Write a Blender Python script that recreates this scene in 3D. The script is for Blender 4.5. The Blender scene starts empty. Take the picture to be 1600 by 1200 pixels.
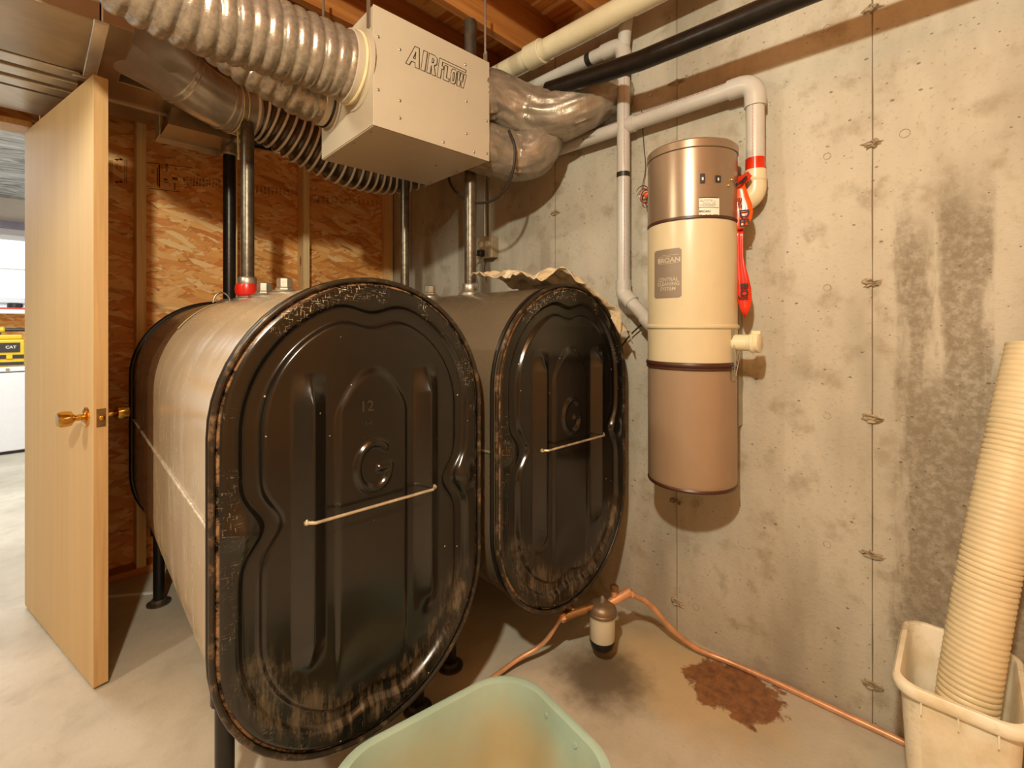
import bpy, bmesh, math, random
from mathutils import Vector, Matrix, noise as mn

random.seed(7)
S = bpy.context.scene
COL = S.collection
PI = math.pi
def R(a): return math.radians(a)
def lin(c):
    def f(v):
        v /= 255.0
        return v / 12.92 if v <= 0.04045 else ((v + 0.055) / 1.055) ** 2.4
    return (f(c[0]), f(c[1]), f(c[2]), 1.0)

# ------------------------------------------------------------------ camera
CAMZ, FPX, HOR = 1.21, 728.0, 510.0
FX, FY = 0.718, 0.696            # horizontal viewing direction in the room
cam_d = bpy.data.cameras.new('camera')
cam_d.sensor_width = 36.0
cam_d.lens = FPX / 1600.0 * 36.0
cam_d.shift_y = -(600.0 - HOR) / 1600.0
cam_d.clip_start = 0.02
cam = bpy.data.objects.new('camera', cam_d)
COL.objects.link(cam)
cam.location = (0, 0, CAMZ)
cam.rotation_euler = (PI / 2, 0, -math.atan2(FX, FY))
S.camera = cam

# ------------------------------------------------------------------ light
W = bpy.data.worlds.new('world'); S.world = W
W.use_nodes = True
W.node_tree.nodes['Background'].inputs[0].default_value = (1.0, 0.82, 0.6, 1)
W.node_tree.nodes['Background'].inputs[1].default_value = 0.05
def lamp(name, kind, loc, power, color, **kw):
    d = bpy.data.lights.new(name, kind)
    d.energy = power; d.color = color
    for k, v in kw.items(): setattr(d, k, v)
    o = bpy.data.objects.new(name, d); COL.objects.link(o); o.location = loc
    return o
WARM = (1.0, 0.965, 0.78)
lamp('ceiling_bulb_light', 'POINT', (-0.42, 0.0, 2.20), 122, WARM, shadow_soft_size=0.04)
lamp('second_bulb_light', 'POINT', (-0.90, 1.68, 2.20), 34, WARM, shadow_soft_size=0.05)
o = lamp('next_room_daylight', 'AREA', (-0.6, 4.8, 2.3), 70, (0.90, 0.96, 1.0), shape='RECTANGLE', size=1.6, size_y=1.6)
S.view_settings.view_transform = 'Standard'
S.view_settings.look = 'None'
S.view_settings.exposure = 0.38
S.view_settings.gamma = 1.0
S.view_settings.use_curve_mapping = False

# ------------------------------------------------------------------ photo measuring helper
def at(px, py, X=None, Y=None, Z=None, d=None):
    q = (px - 800.0) / FPX; w = (HOR - py) / FPX
    ex, ey = FX + 0.696 * q, FY - 0.718 * q
    if d is None:
        d = X / ex if X is not None else Y / ey if Y is not None else (Z - CAMZ) / w
    return Vector((ex * d, ey * d, CAMZ + w * d))

# ------------------------------------------------------------------ node helper
class NT:
    def __init__(s, name):
        s.m = bpy.data.materials.new(name); s.m.use_nodes = True
        s.t = s.m.node_tree; s.b = s.t.nodes['Principled BSDF']
    def n(s, typ, **kw):
        nd = s.t.nodes.new(typ)
        for k, v in kw.items(): setattr(nd, k, v)
        return nd
    def put(s, sock, v):
        if isinstance(v, bpy.types.NodeSocket): s.t.links.new(v, sock)
        elif v is not None:
            if sock.type == 'RGBA' and len(v) == 3: v = (*v, 1)
            sock.default_value = v
    def pos(s): return s.n('ShaderNodeNewGeometry').outputs['Position']
    def obj(s): return s.n('ShaderNodeTexCoord').outputs['Object']
    def attr(s, nm): return s.n('ShaderNodeAttribute', attribute_name=nm).outputs['Fac']
    def map(s, v, scale=(1, 1, 1), rot=(0, 0, 0), loc=(0, 0, 0)):
        nd = s.n('ShaderNodeMapping'); s.put(nd.inputs[0], v)
        nd.inputs['Scale'].default_value = scale; nd.inputs['Rotation'].default_value = rot; nd.inputs['Location'].default_value = loc
        return nd.outputs[0]
    def noise(s, v, sc, det=4, rough=0.55, dist=0.0):
        nd = s.n('ShaderNodeTexNoise'); s.put(nd.inputs['Vector'], v)
        nd.inputs['Scale'].default_value = sc; nd.inputs['Detail'].default_value = det
        nd.inputs['Roughness'].default_value = rough; nd.inputs['Distortion'].default_value = dist
        return nd.outputs['Fac']
    def noisec(s, v, sc, det=2):
        nd = s.n('ShaderNodeTexNoise'); s.put(nd.inputs['Vector'], v)
        nd.inputs['Scale'].default_value = sc; nd.inputs['Detail'].default_value = det
        return nd.outputs['Color']
    def vor(s, v, sc, feat='F1', out='Distance', rnd=1.0):
        nd = s.n('ShaderNodeTexVoronoi', feature=feat); s.put(nd.inputs['Vector'], v)
        nd.inputs['Scale'].default_value = sc; nd.inputs['Randomness'].default_value = rnd
        return nd.outputs[out]
    def ma(s, op, a, b=None, c=None):
        nd = s.n('ShaderNodeMath', operation=op)
        s.put(nd.inputs[0], a); s.put(nd.inputs[1], b); s.put(nd.inputs[2], c)
        return nd.outputs[0]
    def vm(s, op, a, b=None):
        nd = s.n('ShaderNodeVectorMath', operation=op); s.put(nd.inputs[0], a); s.put(nd.inputs[1], b)
        return nd.outputs['Value'] if op in ('LENGTH', 'DISTANCE', 'DOT_PRODUCT') else nd.outputs[0]
    def sep(s, v):
        nd = s.n('ShaderNodeSeparateXYZ'); s.put(nd.inputs[0], v); return nd.outputs
    def mr(s, v, a, b, c=0.0, d=1.0, smooth=True):
        nd = s.n('ShaderNodeMapRange', interpolation_type='SMOOTHSTEP' if smooth else 'LINEAR')
        for i, x in enumerate((v, a, b, c, d)): s.put(nd.inputs[i], x)
        return nd.outputs[0]
    def mix(s, f, a, b, mode='MIX'):
        nd = s.n('ShaderNodeMix', data_type='RGBA', blend_type=mode)
        s.put(nd.inputs[0], f); s.put(nd.inputs[6], a); s.put(nd.inputs[7], b)
        return nd.outputs[2]
    def ramp(s, f, stops):
        nd = s.n('ShaderNodeValToRGB'); s.put(nd.inputs[0], f)
        e = nd.color_ramp.elements
        while len(e) < len(stops): e.new(0.5)
        for el, (p, c) in zip(e, stops): el.position = p; el.color = c if len(c) == 4 else (*c, 1)
        return nd.outputs[0]
    def bump(s, h, strength=0.3, dist=0.01):
        nd = s.n('ShaderNodeBump'); s.put(nd.inputs['Height'], h)
        nd.inputs['Strength'].default_value = strength; nd.inputs['Distance'].default_value = dist
        s.t.links.new(nd.outputs[0], s.b.inputs['Normal'])
    def set(s, color=None, rough=None, metal=None, **kw):
        if color is not None: s.put(s.b.inputs['Base Color'], color)
        if rough is not None: s.put(s.b.inputs['Roughness'], rough)
        if metal is not None: s.put(s.b.inputs['Metallic'], metal)
        for k, v in kw.items(): s.put(s.b.inputs[k.replace('_', ' ')], v)
        return s.m

def plain(name, rgb, rough=0.5, metal=0.0, var=0.12, sc=18, bump=0.0, **kw):
    """paint / plastic / metal with a little tone variation"""
    t = NT(name); c = lin(rgb)
    f = t.noise(t.obj(), sc, 4)
    lo = tuple(x * (1 - var) for x in c[:3]); hi = tuple(min(1, x * (1 + var)) for x in c[:3])
    col = t.ramp(f, [(0.3, lo), (0.7, hi)])
    if bump: t.bump(t.noise(t.obj(), sc * 3, 5), bump, 0.004)
    return t.set(col, rough, metal, **kw)

# ---- concrete wall
def concrete_wall(patch=True):
    t = NT('poured_concrete'); p = t.pos()
    big = t.noise(t.map(p, (1.6, 1.6, 0.45)), 2.4, 4)
    med = t.noise(p, 9, 6, 0.6)
    fin = t.noise(p, 70, 5, 0.65)
    c = t.ramp(big, [(0.30, lin((156, 147, 129))), (0.5, lin((184, 175, 156))), (0.72, lin((198, 190, 172)))])
    c = t.mix(t.mr(med, 0.50, 0.72), c, lin((160, 148, 126)))
    c = t.mix(t.mr(fin, 0.56, 0.75, 0, 0.45), c, lin((120, 108, 90)))
    h = t.ma('MULTIPLY', fin, 0.5)
    if patch:
        x, y, z = t.sep(p)
        wob = t.noise(t.map(p, (1, 6, 1.1)), 1.7, 5, 0.6)
        yy = t.ma('ADD', y, t.ma('MULTIPLY', t.ma('SUBTRACT', wob, 0.5), 0.22))
        def band(lo, hi, zt, zb=-1.0, s=0.02):
            m = t.ma('MULTIPLY', t.mr(yy, lo - s, lo + s), t.mr(yy, hi + s, hi - s))
            m = t.ma('MULTIPLY', m, t.mr(t.ma('ADD', z, t.ma('MULTIPLY', wob, 0.3)), zt + 0.1, zt - 0.1))
            return t.ma('MULTIPLY', m, t.mr(z, zb - 0.05, zb + 0.05))
        m = t.ma('MAXIMUM', band(0.075, 0.135, 1.65, 1.0), band(-0.065, 0.045, 1.72))
        m = t.ma('MAXIMUM', m, band(-0.30, 0.125, 1.22))
        gran = t.mr(t.noise(p, 55, 5, 0.7), 0.3, 0.62, 0.45, 1.0)
        m = t.ma('MULTIPLY', m, gran)
        c = t.mix(t.ma('MULTIPLY', m, 0.75), c, lin((112, 97, 74)))
        # darker band low on the wall, edge broken by noise
        low = t.mr(t.ma('ADD', z, t.ma('MULTIPLY', med, 0.5)), 0.62, 0.15)
        c = t.mix(t.ma('MULTIPLY', low, 0.25), c, lin((132, 117, 93)))
    # bug holes
    pw = t.vm('ADD', p, t.vm('SCALE', t.noisec(p, 30), None))
    v = t.n('ShaderNodeTexVoronoi', feature='F1'); t.put(v.inputs['Vector'], t.map(p, (1, 1, 1.5))); v.inputs['Scale'].default_value = 14
    rnd = t.sep(v.outputs['Color'])[0]
    dd = t.ma('ADD', v.outputs['Distance'], t.ma('MULTIPLY', t.ma('SUBTRACT', fin, 0.5), 0.10))
    hole = t.ma('MULTIPLY', t.mr(dd, 0.085, 0.045), t.ma('GREATER_THAN', rnd, 0.55))
    v2 = t.n('ShaderNodeTexVoronoi', feature='F1'); t.put(v2.inputs['Vector'], t.map(p, (1, 1, 1.3), (0.3, 0.2, 0.1))); v2.inputs['Scale'].default_value = 42
    r2 = t.sep(v2.outputs['Color'])[1]
    h2 = t.ma('MULTIPLY', t.mr(v2.outputs['Distance'], 0.14, 0.07), t.ma('GREATER_THAN', r2, 0.72))
    hole = t.ma('MAXIMUM', hole, h2)
    c = t.mix(t.ma('MULTIPLY', hole, 0.62), c, lin((74, 60, 42)))
    h = t.ma('SUBTRACT', h, t.ma('MULTIPLY', hole, 0.7))
    h = t.ma('ADD', h, t.ma('MULTIPLY', med, 0.6))
    t.bump(h, 0.38, 0.012)
    return t.set(c, 0.85)

def floor_mat():
    t = NT('floor_concrete'); p = t.pos()
    big = t.noise(p, 1.6, 5, 0.6); med = t.noise(p, 7, 6, 0.62, 0.4); fin = t.noise(p, 90, 4, 0.6)
    c = t.ramp(big, [(0.3, lin((172, 162, 142))), (0.6, lin((202, 192, 172)))])
    c = t.mix(t.mr(med, 0.45, 0.80, 0, 0.55), c, lin((160, 148, 126)))
    c = t.mix(t.mr(fin, 0.6, 0.78, 0, 0.4), c, lin((122, 108, 88)))
    x, y, z = t.sep(p)
    def blob(cx, cy, rx, ry, edge, amp, nsc):
        nd = t.n('ShaderNodeCombineXYZ')
        t.put(nd.inputs[0], t.ma('DIVIDE', t.ma('SUBTRACT', x, cx), rx)); t.put(nd.inputs[1], t.ma('DIVIDE', t.ma('SUBTRACT', y, cy), ry))
        L = t.vm('LENGTH', nd.outputs[0])
        L = t.ma('ADD', L, t.ma('MULTIPLY', t.ma('SUBTRACT', t.noise(p, nsc, 6, 0.65), 0.5), amp))
        return t.mr(L, 1.0 + edge, 1.0 - edge)
    yel = blob(1.56, 0.72, 0.19, 0.30, 0.45, 1.2, 9)
    c = t.mix(t.ma('MULTIPLY', yel, 0.55), c, lin((196, 164, 104)))
    oil = blob(1.375, 0.905, 0.145, 0.14, 0.6, 1.3, 11)
    c = t.mix(t.ma('MULTIPLY', oil, 0.85), c, lin((84, 70, 50)))
    rust = blob(1.63, 0.545, 0.125, 0.15, 0.08, 1.5, 14)
    rc = t.ramp(t.noise(p, 26, 6, 0.7), [(0.35, lin((92, 50, 22))), (0.6, lin((142, 88, 44)))])
    c = t.mix(t.ma('MULTIPLY', rust, 0.92), c, rc)
    t.bump(t.ma('ADD', t.ma('MULTIPLY', med, 0.6), t.ma('MULTIPLY', fin, 0.35)), 0.22, 0.01)
    return t.set(c, t.mr(oil, 0, 1, 0.62, 0.4))

def osb_mat():
    t = NT('osb_board'); p = t.pos()
    warp = t.noisec(p, 3.0, 3)
    layers = []
    for i, (ang, sx, sz, off) in enumerate(((0.12, 9, 46, 0), (0.75, 10, 42, 5.3), (-0.6, 9, 44, 11.7), (0.3, 13, 60, 17.1), (-0.25, 8, 38, 23.0))):
        q = t.vm('ADD', p, t.vm('MULTIPLY', warp, (0.05, 0.0, 0.05)))
        q = t.map(q, (1, 1, 1), (0, ang, 0))
        q = t.map(q, (sx, 0.0, sz), (0, 0, 0), (off, off, off))
        v = t.n('ShaderNodeTexVoronoi', feature='F1'); t.put(v.inputs['Vector'], q); v.inputs['Scale'].default_value = 1.0
        layers.append((t.sep(v.outputs['Color']), v.outputs['Distance']))
    tone = layers[0][0][0]; edge = layers[0][1]
    for i in range(1, 5):
        pick = t.ma('GREATER_THAN', layers[i][0][1], (0.0, 0.5, 0.55, 0.62, 0.6)[i])
        a = t.n('ShaderNodeMix', data_type='FLOAT'); t.put(a.inputs[0], pick); t.put(a.inputs[2], tone); t.put(a.inputs[3], layers[i][0][0]); tone = a.outputs[0]
        a = t.n('ShaderNodeMix', data_type='FLOAT'); t.put(a.inputs[0], pick); t.put(a.inputs[2], edge); t.put(a.inputs[3], layers[i][1]); edge = a.outputs[0]
    grain = t.noise(t.map(p, (30, 1, 240)), 1.0, 4)
    f = t.ma('ADD', t.ma('MULTIPLY', tone, 0.72), t.ma('MULTIPLY', grain, 0.36))
    c = t.ramp(f, [(0.08, lin((186, 104, 38))), (0.30, lin((226, 150, 72))), (0.62, lin((240, 178, 100))), (0.97, lin((252, 218, 158)))])
    c = t.mix(t.mr(edge, 0.66, 0.98, 0, 0.5), c, lin((120, 64, 22)))
    t.bump(t.ma('ADD', tone, t.ma('MULTIPLY', grain, 0.4)), 0.35, 0.004)
    return t.set(c, 0.6)

def wood(name, a, b, sc=(30, 30, 1.2), rough=0.5, knots=False):
    t = NT(name); p = t.obj()
    g = t.noise(t.map(p, sc), 1.5, 6, 0.6, 0.3); g2 = t.noise(t.map(p, tuple(3 * s for s in sc)), 1.0, 3)
    f = t.ma('ADD', t.ma('MULTIPLY', g, 0.75), t.ma('MULTIPLY', g2, 0.25))
    c = t.ramp(f, [(0.28, lin(a)), (0.7, lin(b))])
    if knots:
        k = t.vor(t.map(p, (1, 1, 0.35)), 9)
        c = t.mix(t.mr(k, 0.13, 0.07, 0, 0.8), c, lin((110, 62, 24)))
    t.bump(f, 0.12, 0.003)
    return t.set(c, rough)

def tank_head_mat():
    t = NT('tank_head_paint'); p = t.obj(); e = t.attr('edge'); x, y, z = t.sep(p)
    c = t.ramp(t.noise(p, 5, 4), [(0.3, lin((15, 13, 10))), (0.7, lin((26, 22, 16)))])
    # bare scratches near the rim
    s1 = t.noise(t.map(p, (1, 1, 1), (0, 0.6, 0)), 1.0, 2)
    scr = t.noise(t.map(p, (46, 1, 300), (0, 0.9, 0)), 1.0, 4, 0.7)
    scr2 = t.noise(t.map(p, (300, 1, 50), (0, 0.35, 0)), 1.0, 4, 0.7)
    clump = t.mr(t.noise(p, 9, 3), 0.48, 0.60)
    m = t.ma('MAXIMUM', t.mr(scr, 0.585, 0.64), t.mr(scr2, 0.585, 0.64))
    m = t.ma('MULTIPLY', m, t.ma('MULTIPLY', clump, t.mr(e, 0.062, 0.03)))
    up = t.mr(z, 0.20, 0.42)
    m = t.ma('MULTIPLY', m, t.ma('ADD', 0.3, t.ma('MULTIPLY', up, 0.7)))
    c = t.mix(t.ma('MULTIPLY', m, 0.9), c, lin((206, 184, 150)))
    # rust line just inside the rim
    rl = t.ma('MULTIPLY', t.mr(e, 0.005, 0.008), t.mr(e, 0.014, 0.010))
    rl = t.ma('MULTIPLY', rl, t.mr(t.noise(p, 24, 6, 0.8), 0.40, 0.62))
    c = t.mix(t.ma('MULTIPLY', rl, 0.8), c, lin((166, 126, 88)))
    # chalky scuffs sweeping round the bottom
    lowm = t.ma('MULTIPLY', t.mr(z, -0.18, -0.34), t.ma('MULTIPLY', t.mr(e, 0.012, 0.05), t.mr(e, 0.155, 0.09)))
    sc = t.noise(t.map(p, (60, 1, 9)), 1.0, 6, 0.7)
    bl = t.noise(p, 14, 5, 0.65)
    lowm = t.ma('MULTIPLY', lowm, t.mr(t.ma('ADD', t.ma('MULTIPLY', sc, 0.7), t.ma('MULTIPLY', bl, 0.4)), 0.46, 0.78))
    c = t.mix(t.ma('MULTIPLY', lowm, 0.62), c, lin((146, 124, 94)))
    # pin-prick paint chips
    v = t.n('ShaderNodeTexVoronoi'); t.put(v.inputs['Vector'], p); v.inputs['Scale'].default_value = 38
    ch = t.ma('MULTIPLY', t.mr(v.outputs['Distance'], 0.10, 0.05), t.ma('GREATER_THAN', t.sep(v.outputs['Color'])[0], 0.90))
    c = t.mix(ch, c, lin((190, 168, 132)))
    rough = t.ma('ADD', 0.20, t.ma('MULTIPLY', t.ma('MAXIMUM', lowm, m), 0.4))
    t.bump(t.noise(p, 60, 3), 0.03, 0.002)
    return t.set(c, rough, 0.0, Specular_IOR_Level=0.6)

def rim_mat():
    t = NT('rubbed_rim'); p = t.obj()
    n = t.noise(p, 22, 6, 0.7)
    c = t.mix(t.mr(n, 0.50, 0.72), lin((44, 37, 28)), lin((128, 104, 78)))
    return t.set(c, 0.32, 0.2)

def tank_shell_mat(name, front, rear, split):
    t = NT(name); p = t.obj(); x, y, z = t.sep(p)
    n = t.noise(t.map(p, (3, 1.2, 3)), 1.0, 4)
    cf = t.ramp(n, [(0.3, lin(tuple(v * 0.9 for v in front))), (0.7, lin(front))])  # sheen of the black shell put into this paler front colour
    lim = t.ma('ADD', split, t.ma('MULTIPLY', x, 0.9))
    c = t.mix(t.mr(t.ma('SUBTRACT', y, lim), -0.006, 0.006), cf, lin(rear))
    # dusty smears under the seam, dark scuffs above
    sm = t.noise(t.map(p, (2, 14, 3), (0.5, 0, 0)), 1.0, 6, 0.65)
    c = t.mix(t.ma('MULTIPLY', t.mr(sm, 0.55, 0.80), 0.08), c, lin((90, 80, 68)))
    v = t.n('ShaderNodeTexVoronoi'); t.put(v.inputs['Vector'], t.map(p, (1, 0.6, 1))); v.inputs['Scale'].default_value = 14
    ch = t.ma('MULTIPLY', t.mr(v.outputs['Distance'], 0.09, 0.06), t.ma('GREATER_THAN', t.sep(v.outputs['Color'])[0], 0.93))
    c = t.mix(ch, c, lin((40, 34, 26)))
    t.bump(t.noise(p, 30, 3), 0.03, 0.003)
    return t.set(c, t.mr(sm, 0.4, 0.7, 0.20, 0.32), 0.1, Specular_IOR_Level=0.7)

def foil_mat(name, rgb, rough=0.32, sc=22, st=0.5, metal=0.85):
    t = NT(name); p = t.obj()
    n = t.noise(p, sc, 5, 0.6, 0.8); n2 = t.noise(p, sc * 3.2, 3)
    c = t.ramp(n, [(0.3, lin(tuple(v * 0.78 for v in rgb))), (0.7, lin(rgb))])
    t.bump(t.ma('ADD', n, t.ma('MULTIPLY', n2, 0.35)), st, 0.012)
    return t.set(c, rough, metal)

def tub_mat():
    t = NT('green_plastic'); p = t.obj(); x, y, z = t.sep(p)
    c = t.ramp(t.noise(p, 6, 4), [(0.3, lin((150, 176, 160))), (0.7, lin((174, 194, 176)))])
    n = t.noise(p, 4.5, 5, 0.6)
    silt = t.ma('MULTIPLY', t.mr(t.ma('ADD', z, t.ma('MULTIPLY', n, 0.26)), 0.42, 0.26), t.attr('inside'))
    c = t.mix(t.ma('MULTIPLY', silt, 0.7), c, lin((188, 160, 108)))
    return t.set(c, 0.4, 0.0, Subsurface_Weight=0.0)

def bin_mat():
    t = NT('stained_white_plastic'); p = t.obj()
    n = t.noise(p, 7, 6, 0.65)
    c = t.ramp(n, [(0.3, lin((208, 190, 150))), (0.55, lin((232, 222, 198)))])
    c = t.mix(t.mr(t.noise(p, 16, 6, 0.7), 0.58, 0.72, 0, 0.5), c, lin((150, 116, 66)))
    return t.set(c, 0.42)

def film_mat():
    t = NT('crumpled_plastic_film'); p = t.obj()
    n = t.noise(p, 16, 5, 0.6, 1.0)
    c = t.ramp(n, [(0.3, lin((198, 172, 128))), (0.7, lin((236, 220, 190)))])
    t.bump(n, 0.5, 0.01)
    m = t.set(c, 0.25, 0.0, Alpha=0.86)
    return m

def plastic_ceiling():
    t = NT('poly_sheet_over_insulation'); p = t.pos()
    n = t.noise(t.map(p, (1.2, 7, 1)), 1.6, 6, 0.65, 1.4)
    c = t.ramp(n, [(0.36, lin((96, 96, 92))), (0.5, lin((190, 194, 190))), (0.66, lin((226, 234, 230)))])
    t.bump(n, 0.8, 0.05)
    return t.set(c, 0.3)

M = {
 'conc': concrete_wall(), 'conc2': None, 'floor': floor_mat(), 'osb': osb_mat(),
 'stud': wood('pine_stud', (222, 180, 116), (246, 220, 168), knots=True),
 'joist': wood('joist_lumber', (158, 92, 38), (196, 132, 68), sc=(1.2, 30, 30)),
 'door': wood('birch_door_skin', (206, 177, 127), (214, 188, 140), sc=(9, 9, 0.4), rough=0.7),
 'dooredge': wood('door_edge_pine', (184, 144, 92), (206, 168, 114), sc=(40, 40, 1.5), rough=0.5),
 'head': tank_head_mat(),
 'shell1': tank_shell_mat('tank_shell_sheen', (188, 170, 140), (92, 68, 46), 0.40),
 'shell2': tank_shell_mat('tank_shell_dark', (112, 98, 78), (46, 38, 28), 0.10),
 'black': plain('black_enamel', (26, 23, 19), 0.32, 0.2),
 'blackrub': plain('black_rubber', (22, 20, 18), 0.5),
 'bpipe': plain('black_iron', (40, 34, 28), 0.33, 0.55, var=0.3, sc=30, bump=0.1),
 'galv': plain('galvanised_fitting', (176, 168, 152), 0.38, 0.8, bump=0.1),
 'steelpipe': plain('worn_steel_pipe', (104, 94, 80), 0.35, 0.7, var=0.35, sc=26, bump=0.15),
 'sheet': foil_mat('sheet_metal', (178, 156, 126), 0.30, 3.0, 0.05, 0.6),
 'sheetb': foil_mat('bright_sheet_metal', (226, 218, 204), 0.28, 4.0, 0.08, 0.6),
 'foil': foil_mat('silver_duct_jacket', (168, 154, 134), 0.36, 14, 0.25, 0.45),
 'foilr': foil_mat('silver_ribbed_duct', (184, 170, 150), 0.30, 60, 0.10, 0.6),
 'sleeve': plain('dark_duct_sleeve', (92, 80, 64), 0.3, 0.5, var=0.2),
 'rib': plain('pale_duct_rib', (228, 218, 200), 0.4),
 'hrv': plain('cream_cabinet_paint', (192, 178, 154), 0.36, var=0.03, sc=6),
 'pvc': plain('grey_white_pvc', (194, 188, 178), 0.3, var=0.04),
 'pvcw': plain('cream_pvc', (222, 208, 172), 0.32, var=0.04),
 'tape': plain('black_tape', (40, 34, 30), 0.4),
 'magenta': plain('pipe_print_red', (176, 96, 96), 0.6),
 'ink': plain('black_ink', (46, 34, 26), 0.7),
 'osbink': plain('osb_stamp_ink', (70, 34, 12), 0.8),
 'vacbrown': plain('bronze_metallic', (150, 128, 104), 0.30, 0.45, var=0.02),
 'vaclow': plain('brown_canister_paint', (156, 130, 104), 0.36, 0.1, var=0.02),
 'vaccream': plain('cream_enamel', (206, 190, 154), 0.30, var=0.02),
 'vacband': plain('dark_brown_gasket', (70, 38, 24), 0.4),
 'badge': plain('taupe_badge', (140, 124, 106), 0.45, 0.2, var=0.03),
 'badgetext': plain('pale_badge_print', (190, 174, 148), 0.5),
 'paper': plain('white_label', (230, 224, 208), 0.6, var=0.02),
 'orange': plain('orange_vinyl_tag', (232, 84, 22), 0.28, var=0.15),
 'red': plain('red_paint', (206, 34, 22), 0.3),
 'redtape': plain('red_vinyl_tape', (206, 46, 18), 0.22, var=0.2),
 'brass': plain('polished_brass', (214, 168, 84), 0.16, 1.0, var=0.05),
 'copper': plain('copper_tube', (210, 156, 114), 0.38, 0.3, var=0.2),
 'brassd': plain('tarnished_brass', (140, 104, 62), 0.38, 0.7, var=0.3),
 'filt': plain('filter_cream', (206, 198, 172), 0.35, var=0.05),
 'filtcap': plain('cast_filter_cap', (128, 108, 84), 0.45, 0.5, var=0.25, bump=0.2),
 'tub': tub_mat(), 'bin': bin_mat(),
 'hose': plain('ivory_corrugated_plastic', (216, 198, 158), 0.45, var=0.06),
 'film': film_mat(), 'poly': plastic_ceiling(),
 'cream_band': plain('cream_strip', (222, 206, 158), 0.6),
 'white': plain('white_enamel', (232, 234, 236), 0.35, var=0.02),
 'whitew': plain('white_wall_paint', (236, 238, 240), 0.6, var=0.02),
 'yellow': plain('yellow_plastic', (228, 192, 40), 0.4, var=0.05),
 'char': plain('charcoal_plastic', (48, 46, 48), 0.4),
 'plate': plain('outlet_plate_steel', (176, 158, 128), 0.4, 0.4),
 'weld': plain('bare_weld', (206, 190, 160), 0.35, 0.6, var=0.3, sc=40, bump=0.4),
 'scrape': rim_mat(),
 'cord': plain('black_cord', (44, 36, 28), 0.45),
}

# ------------------------------------------------------------------ mesh helpers
class G:
    """collects verts/faces of ONE mesh"""
    def __init__(s): s.v, s.f = [], []
    def add(s, v, f):
        o = len(s.v); s.v += [tuple(p) for p in v]; s.f += [tuple(i + o for i in q) for q in f]; return s
    def box(s, x0, x1, y0, y1, z0, z1):
        return s.add([(x0, y0, z0), (x1, y0, z0), (x1, y1, z0), (x0, y1, z0), (x0, y0, z1), (x1, y0, z1), (x1, y1, z1), (x0, y1, z1)],
                     [(0, 3, 2, 1), (4, 5, 6, 7), (0, 1, 5, 4), (1, 2, 6, 5), (2, 3, 7, 6), (3, 0, 4, 7)])
    def tube(s, pts, rad, seg=20, cap=True, closed=False):
        P = [Vector(p) for p in pts]; n = len(P)
        rr = rad if isinstance(rad, (list, tuple)) else [rad] * n
        T = []
        for i in range(n):
            a = P[(i - 1) % n] if closed else P[max(i - 1, 0)]; b = P[(i + 1) % n] if closed else P[min(i + 1, n - 1)]
            T.append((b - a).normalized())
        up = Vector((0, 0, 1)) if abs(T[0].z) < 0.9 else Vector((1, 0, 0))
        N = (up - T[0] * up.dot(T[0])).normalized()
        vs = []
        for i in range(n):
            N = (N - T[i] * N.dot(T[i])).normalized(); B = T[i].cross(N)
            for k in range(seg):
                a = 2 * PI * k / seg
                vs.append(P[i] + (N * math.cos(a) + B * math.sin(a)) * rr[i])
        fs = []
        for i in range(n if closed else n - 1):
            j = (i + 1) % n
            for k in range(seg):
                l = (k + 1) % seg
                fs.append((i * seg + k, i * seg + l, j * seg + l, j * seg + k))
        if cap and not closed:
            fs.append(tuple(range(seg))[::-1]); fs.append(tuple((n - 1) * seg + k for k in range(seg)))
        return s.add(vs, fs)
    def lathe(s, prof, seg=32, M4=None):
        """prof: (r,z) from bottom to top"""
        vs = []
        for r, z in prof:
            for k in range(seg):
                a = 2 * PI * k / seg; vs.append(Vector((r * math.cos(a), r * math.sin(a), z)))
        if M4: vs = [M4 @ p for p in vs]
        fs = []
        for i in range(len(prof) - 1):
            for k in range(seg):
                l = (k + 1) % seg
                fs.append((i * seg + k, i * seg + l, (i + 1) * seg + l, (i + 1) * seg + k))
        fs.append(tuple(range(seg))[::-1]); fs.append(tuple((len(prof) - 1) * seg + k for k in range(seg)))
        return s.add(vs, fs)
    def mesh(s, name, smooth=True, ang=35):
        me = bpy.data.meshes.new(name); me.from_pydata(s.v, [], s.f); me.update()
        bm = bmesh.new(); bm.from_mesh(me); bmesh.ops.recalc_face_normals(bm, faces=bm.faces); bm.to_mesh(me); bm.free()
        if smooth:
            me.polygons.foreach_set('use_smooth', [True] * len(me.polygons)); me.set_sharp_from_angle(angle=R(ang))
        return me

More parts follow.
